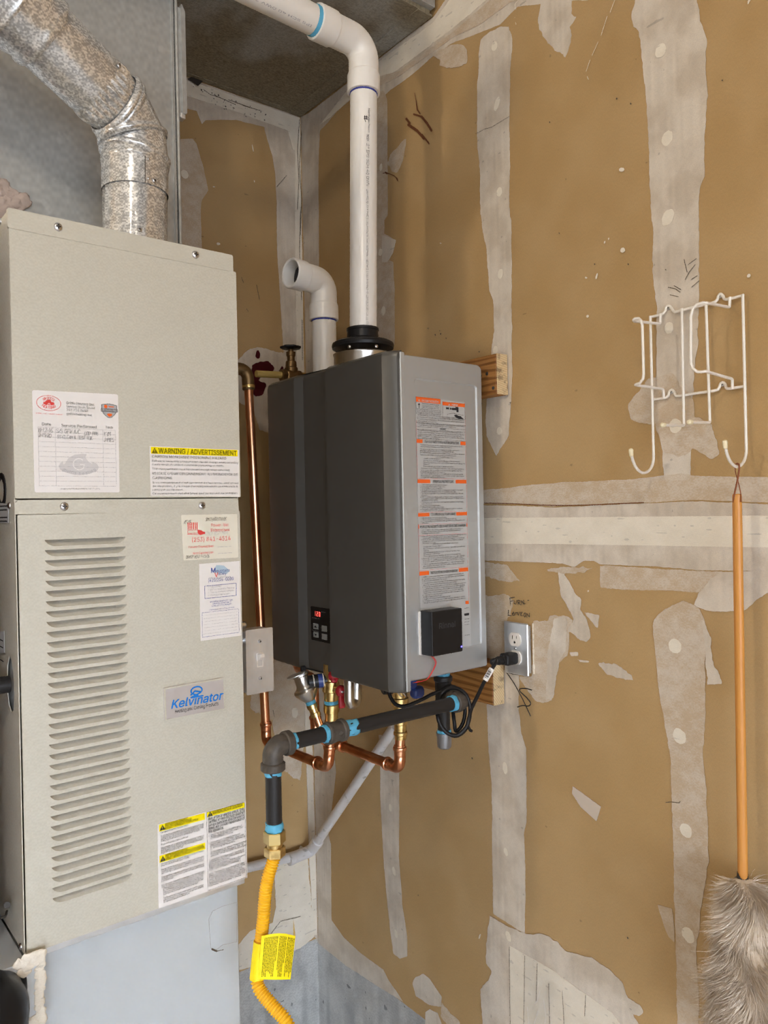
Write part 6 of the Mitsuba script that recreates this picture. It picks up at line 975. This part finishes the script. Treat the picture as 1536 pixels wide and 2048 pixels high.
tg0, tg1 = A(*(1.1581,1.1006,-.3328)), A(*(1.1435,1.1071,-.3564)); kk = part(cord, 'tag', cyl(tg0, tg1, .0058, 20), 'paper_white', 40)
ta, tb = unit(tg1 - tg0), None; tl = float(np.linalg.norm(tg1 - tg0)); fc = unit(-(tg0 + tg1)); fc = unit(fc - ta * (fc @ ta)); tb = np.cross(ta, fc)
bars = []
for k in range(11):
    s0 = .004 + k * .0018; w_ = .0005 + .0006 * (k % 3); ph = np.linspace(-.5, .9, 6); ring = [[tg0 + ta * s + .0060 * (math.cos(p) * fc + math.sin(p) * tb) for p in ph] for s in (s0, s0 + w_)]; bars.append(quadstrip(ring, caps=False, closed=False))
part(kk, 'barcode', cat_(*bars), 'ink_black', True)
lw = thing('loose_wire', 'thin dark wire sticking out below the outlet with a loop', 'wire')
part(lw, 'strand', cat_(sweep(spline(W((1.276,1.1671,-.3665), (1.276,1.1554,-.3692), (1.276,1.135,-.3682))), .0011, 8), sweep(spline(W((1.276,1.1672,-.3699), (1.272,1.1407,-.3916), (1.27,1.114,-.4238), (1.268,1.0947,-.4501))), .0010, 8), sweep(spline(W((1.262,1.0853,-.3915), (1.266,1.1041,-.3922), (1.269,1.1238,-.3971), (1.27,1.1234,-.4037), (1.269,1.1058,-.4124), (1.267,1.0931,-.4216), (1.266,1.098,-.4288), (1.268,1.1167,-.4316), (1.27,1.1329,-.4383))), .0012, 8)), 'dark_metal', True)

# light switch on the furnace side
sw_ = thing('service_switch', 'galvanized switch box with a toggle beside the furnace', 'switch')
SF = Fr((0, 1.25, 0), (1, 0, 0), (0, 0, 1)); S0, S1 = (.6717,1.25,-.215), (.7285,1.25,-.3337)
part(sw_, 'plate', prism(SF, rect(S0[0], S1[2], S1[0], S0[2], .003), -.0022, .0), 'steel_plate', 20); part(sw_, 'box', box(S0[0] + .001, S1[0] - .0015, 1.2525, 1.295, S1[2] + .003, S0[2] - .003, .001), 'steel_plate', False)
sc = (S0[0] + S1[0]) / 2; sz = (S0[2] + S1[2]) / 2 + .002
part(sw_, 'toggle_frame', prism(SF, rect(sc - .0065, sz - .013, sc + .0065, sz + .013, .001).difference(rect(sc - .005, sz - .0115, sc + .005, sz + .0115)), .0, .0008), 'white_plastic', False)
part(sw_, 'toggle', trimesh.convex.convex_hull(np.array([SF.pt(sc + a, sz + b, c) for a, b, c in ((-.0045, -.002, 0), (.0045, -.002, 0), (-.0045, .010, 0), (.0045, .010, 0), (-.004, .006, .011), (.004, .006, .011), (-.004, .012, .010), (.004, .012, .010))])), 'white_plastic', 25)
screw(sw_, SF.pt(sc, sz + .034, .0), (0, -1, 0), .0036); screw(sw_, SF.pt(sc, sz - .034, .0), (0, -1, 0), .0036)
part(sw_, 'connector', cat_(cyl(A(fx1 + .001, 1.272, S0[2] - .02), A(S0[0] + .001, 1.272, S0[2] - .02), .011, 20), rbox(fx1 + .0015, S0[0] + .012, 1.262, 1.276, S0[2] + .001, S0[2] + .014, .0055, 12)), 'zinc', 40)

# ---------------------------------------------------------------- wire holder on the right wall and what hangs from it
rk = thing('wire_holder', 'white coated wire ironing holder with hooks screwed to the right wall', 'wire rack')
WRr = .0025
def wire(pts, r=.006, sm=None, name='wire', rad=WRr): part(rk, name, sweep(fillet(W(*pts), r, 6) if sm is None else spline(W(*pts), 8), rad, 10), 'white_coated_wire', True)
wire([(1.272,.7912,.3445), (1.272,.7709,.3448), (1.274,.764,.3491), (1.276,.7621,.3571), (1.276,.7571,.3579), (1.276,.7523,.3532), (1.274,.7473,.3464), (1.272,.7394,.3435), (1.272,.7145,.3444), (1.272,.6741,.3442), (1.274,.6662,.3478), (1.276,.6644,.3546), (1.276,.6608,.3572), (1.276,.6565,.3528), (1.274,.6529,.3466), (1.272,.6441,.3442), (1.272,.6185,.3451)], sm=1, name='top_rail')
wire([(1.272,.7904,.1926), (1.272,.7681,.1925), (1.274,.7613,.1954), (1.276,.7594,.2026), (1.276,.7554,.2057), (1.276,.7505,.2023), (1.274,.7466,.1953), (1.272,.7396,.1925), (1.272,.7083,.1929), (1.272,.6717,.1932), (1.274,.6656,.1969), (1.276,.6638,.2037), (1.276,.6602,.2057), (1.276,.6559,.2025), (1.274,.6524,.1951), (1.272,.6453,.1931), (1.272,.618,.1935)], sm=1, name='lower_rail')
for q in ((1.279,.759,.3551), (1.279,.6624,.3546), (1.279,.7567,.2025), (1.279,.6614,.2027)): screw(rk, q, (-1, 0, 0), .0042)
def hook(top, *pts): part(rk, 'hook', sweep(np.vstack([W(top), spline(W(*pts), 8)]), WRr, 10), 'white_coated_wire', True)
hook((1.267,.7896,.3453), (1.267,.7882,.1011), (1.265,.7873,.0827), (1.257,.7867,.0678), (1.24,.7853,.0584), (1.222,.785,.0572), (1.205,.7849,.0659), (1.192,.7832,.0806), (1.183,.7799,.0951))
hook((1.267,.6181,.345), (1.267,.617,.095), (1.265,.6163,.0825), (1.257,.6155,.0698), (1.24,.614,.0603), (1.225,.614,.0583), (1.208,.6135,.0644), (1.193,.6121,.0776), (1.185,.6111,.0955))
wire([(1.267,.7273,.3455), (1.267,.7273,.1383), (1.18,.7154,.1333)], .004, name='peg'); wire([(1.267,.6822,.3452), (1.267,.6791,.1383), (1.18,.6667,.1334)], .004, name='peg')
wire([(1.27,.7703,.3462), (1.27,.7718,.3279), (1.192,.7748,.3224), (1.186,.7724,.3232), (1.185,.7682,.3248), (1.185,.7613,.3238), (1.185,.7565,.3189), (1.185,.7542,.3107), (1.185,.7532,.2257), (1.185,.7548,.2172), (1.186,.7614,.2113), (1.188,.7732,.2097), (1.27,.7686,.2088), (1.27,.7669,.1913)], .0035, name='bracket')
wire([(1.27,.6413,.3467), (1.27,.6425,.3295), (1.192,.6401,.3244), (1.187,.6451,.3251), (1.186,.654,.3241), (1.185,.6609,.3182), (1.185,.6646,.3058), (1.185,.6658,.2305), (1.185,.6629,.2211), (1.186,.6562,.2148), (1.187,.649,.2134), (1.19,.6438,.2141), (1.27,.6399,.2082), (1.27,.6403,.1906)], .0035, name='bracket')
def tip(a, b): part(rk, 'rubber_tip', lathe(A(*a), A(*a) + unit(A(*b) - A(*a)) * .014, [(0, .0012), (.0008, .0034), (.003, .0042), (.012, .0036), (.014, .0030)], 16), 'rubber_cream', True)
tip((1.1805,.7787,.0984), (1.184,.7798,.0854)); tip((1.1835,.6107,.0994), (1.187,.6113,.0869)); tip((1.175,.7151,.1331), (1.2,.7191,.1345)); tip((1.175,.6664,.1331), (1.2,.67,.1346))
br = thing('long_duster', 'orange-brown wooden handled fluffy duster hanging by a leather loop', 'duster')
B0, B1 = A(*(1.232,.6167,.0138)), A(*(1.228,.617,-.6259))
part(br, 'handle', lathe(B0, B1, [(0, .0060), (.002, .0072), (.10, .0075), (float(np.linalg.norm(B1 - B0)) - .01, .0078), (float(np.linalg.norm(B1 - B0)), .0055)], 24), 'handle_wood', True)
part(br, 'loop', cat_(sweep(spline(W((1.226,.6197,-0), (1.225,.6177,.0122), (1.226,.6133,.0323), (1.227,.6106,.0485), (1.227,.6096,.0589), (1.229,.6142,.0633), (1.233,.6196,.0596), (1.234,.6191,.0482), (1.232,.6139,.0316), (1.23,.6095,.0136), (1.228,.6079,.0006)), 10), .0016, 8, flat=.5),), 'leather', True)
part(br, 'collar', lathe(A(*(1.229,.6179,-.6045)), A(*(1.229,.6175,-.6265)), [(0, .0082), (.012, .0095), (.024, .0085)], 20), 'dark_metal', True)
fr_ = np.random.RandomState(4); fc0, fc1 = A(*(1.222,.6138,-.6131)), A(*(1.205,.5993,-.8821)); fl = float(np.linalg.norm(fc1 - fc0)); fa, fb, fd = frame_of(fc1 - fc0)
def fleece_r(t): return .010 + .072 * math.sin(math.pi * min(1, max(0, t * .60 + .06))) ** .9
core = lathe(fc0, fc1, [(fl * k / 24, fleece_r(k / 24) * .56) for k in range(25)], 48); cvv = np.array(core.vertices); cvv += (meshkit.fbm(cvv * 46, 3, 2)[:, None] - .5) * .036 * unit(A(-1, -.6, 0)); cvv[:, 0] = np.minimum(cvv[:, 0], WX - .004); core = trimesh.Trimesh(cvv, core.faces, process=False)
part(br, 'fleece_core', core, 'fleece', True)
vs, fs, nb = [], [], 0
for i in range(17000):
    t = fr_.rand() ** .85; th = fr_.rand() * 6.283; p = fc0 + fd * fl * t; o = math.cos(th) * fa + math.sin(th) * fb; r = fleece_r(t)
    q0 = p * 26 + o * 1.3; cl = A(meshkit.noise(q0[None], 9)[0], meshkit.noise(q0[None], 10)[0], meshkit.noise(q0[None], 11)[0]) - .5; root = p + o * r * .50
    tipd = unit(o * .7 + fd * .55 + cl * 1.15 + A(*fr_.normal(0, .16, 3))); L = (.018 + .020 * fr_.rand()) * (.7 + 1.1 * (cl[0] + .5)); cur = unit(np.cross(tipd, cl + .01)) * (.5 + .5 * fr_.rand()); w = .0003 + .0004 * fr_.rand(); sd = unit(np.cross(tipd, A(.6, .78, 0)) + 1e-6)
    pts = [root + tipd * L * s + cur * L * .75 * s * s - fd * L * -.25 * s * s for s in (0, .33, .66, 1)]
    for k, q in enumerate(pts):
        q = q.copy(); q[0] = min(q[0], WX - .002); ww = w * (1, .95, .7, .05)[k]; vs += [q - sd * ww, q + sd * ww]
    fs += [[nb + 2 * k + a for a in (0, 1, 3)] for k in range(3)] + [[nb + 2 * k + a for a in (0, 3, 2)] for k in range(3)]; nb += 8
key = part(br, 'fleece', trimesh.Trimesh(vs, fs, process=False), 'fleece', False); labels[key] = {'label': 'fluffy cream fleece', 'kind': 'stuff'}
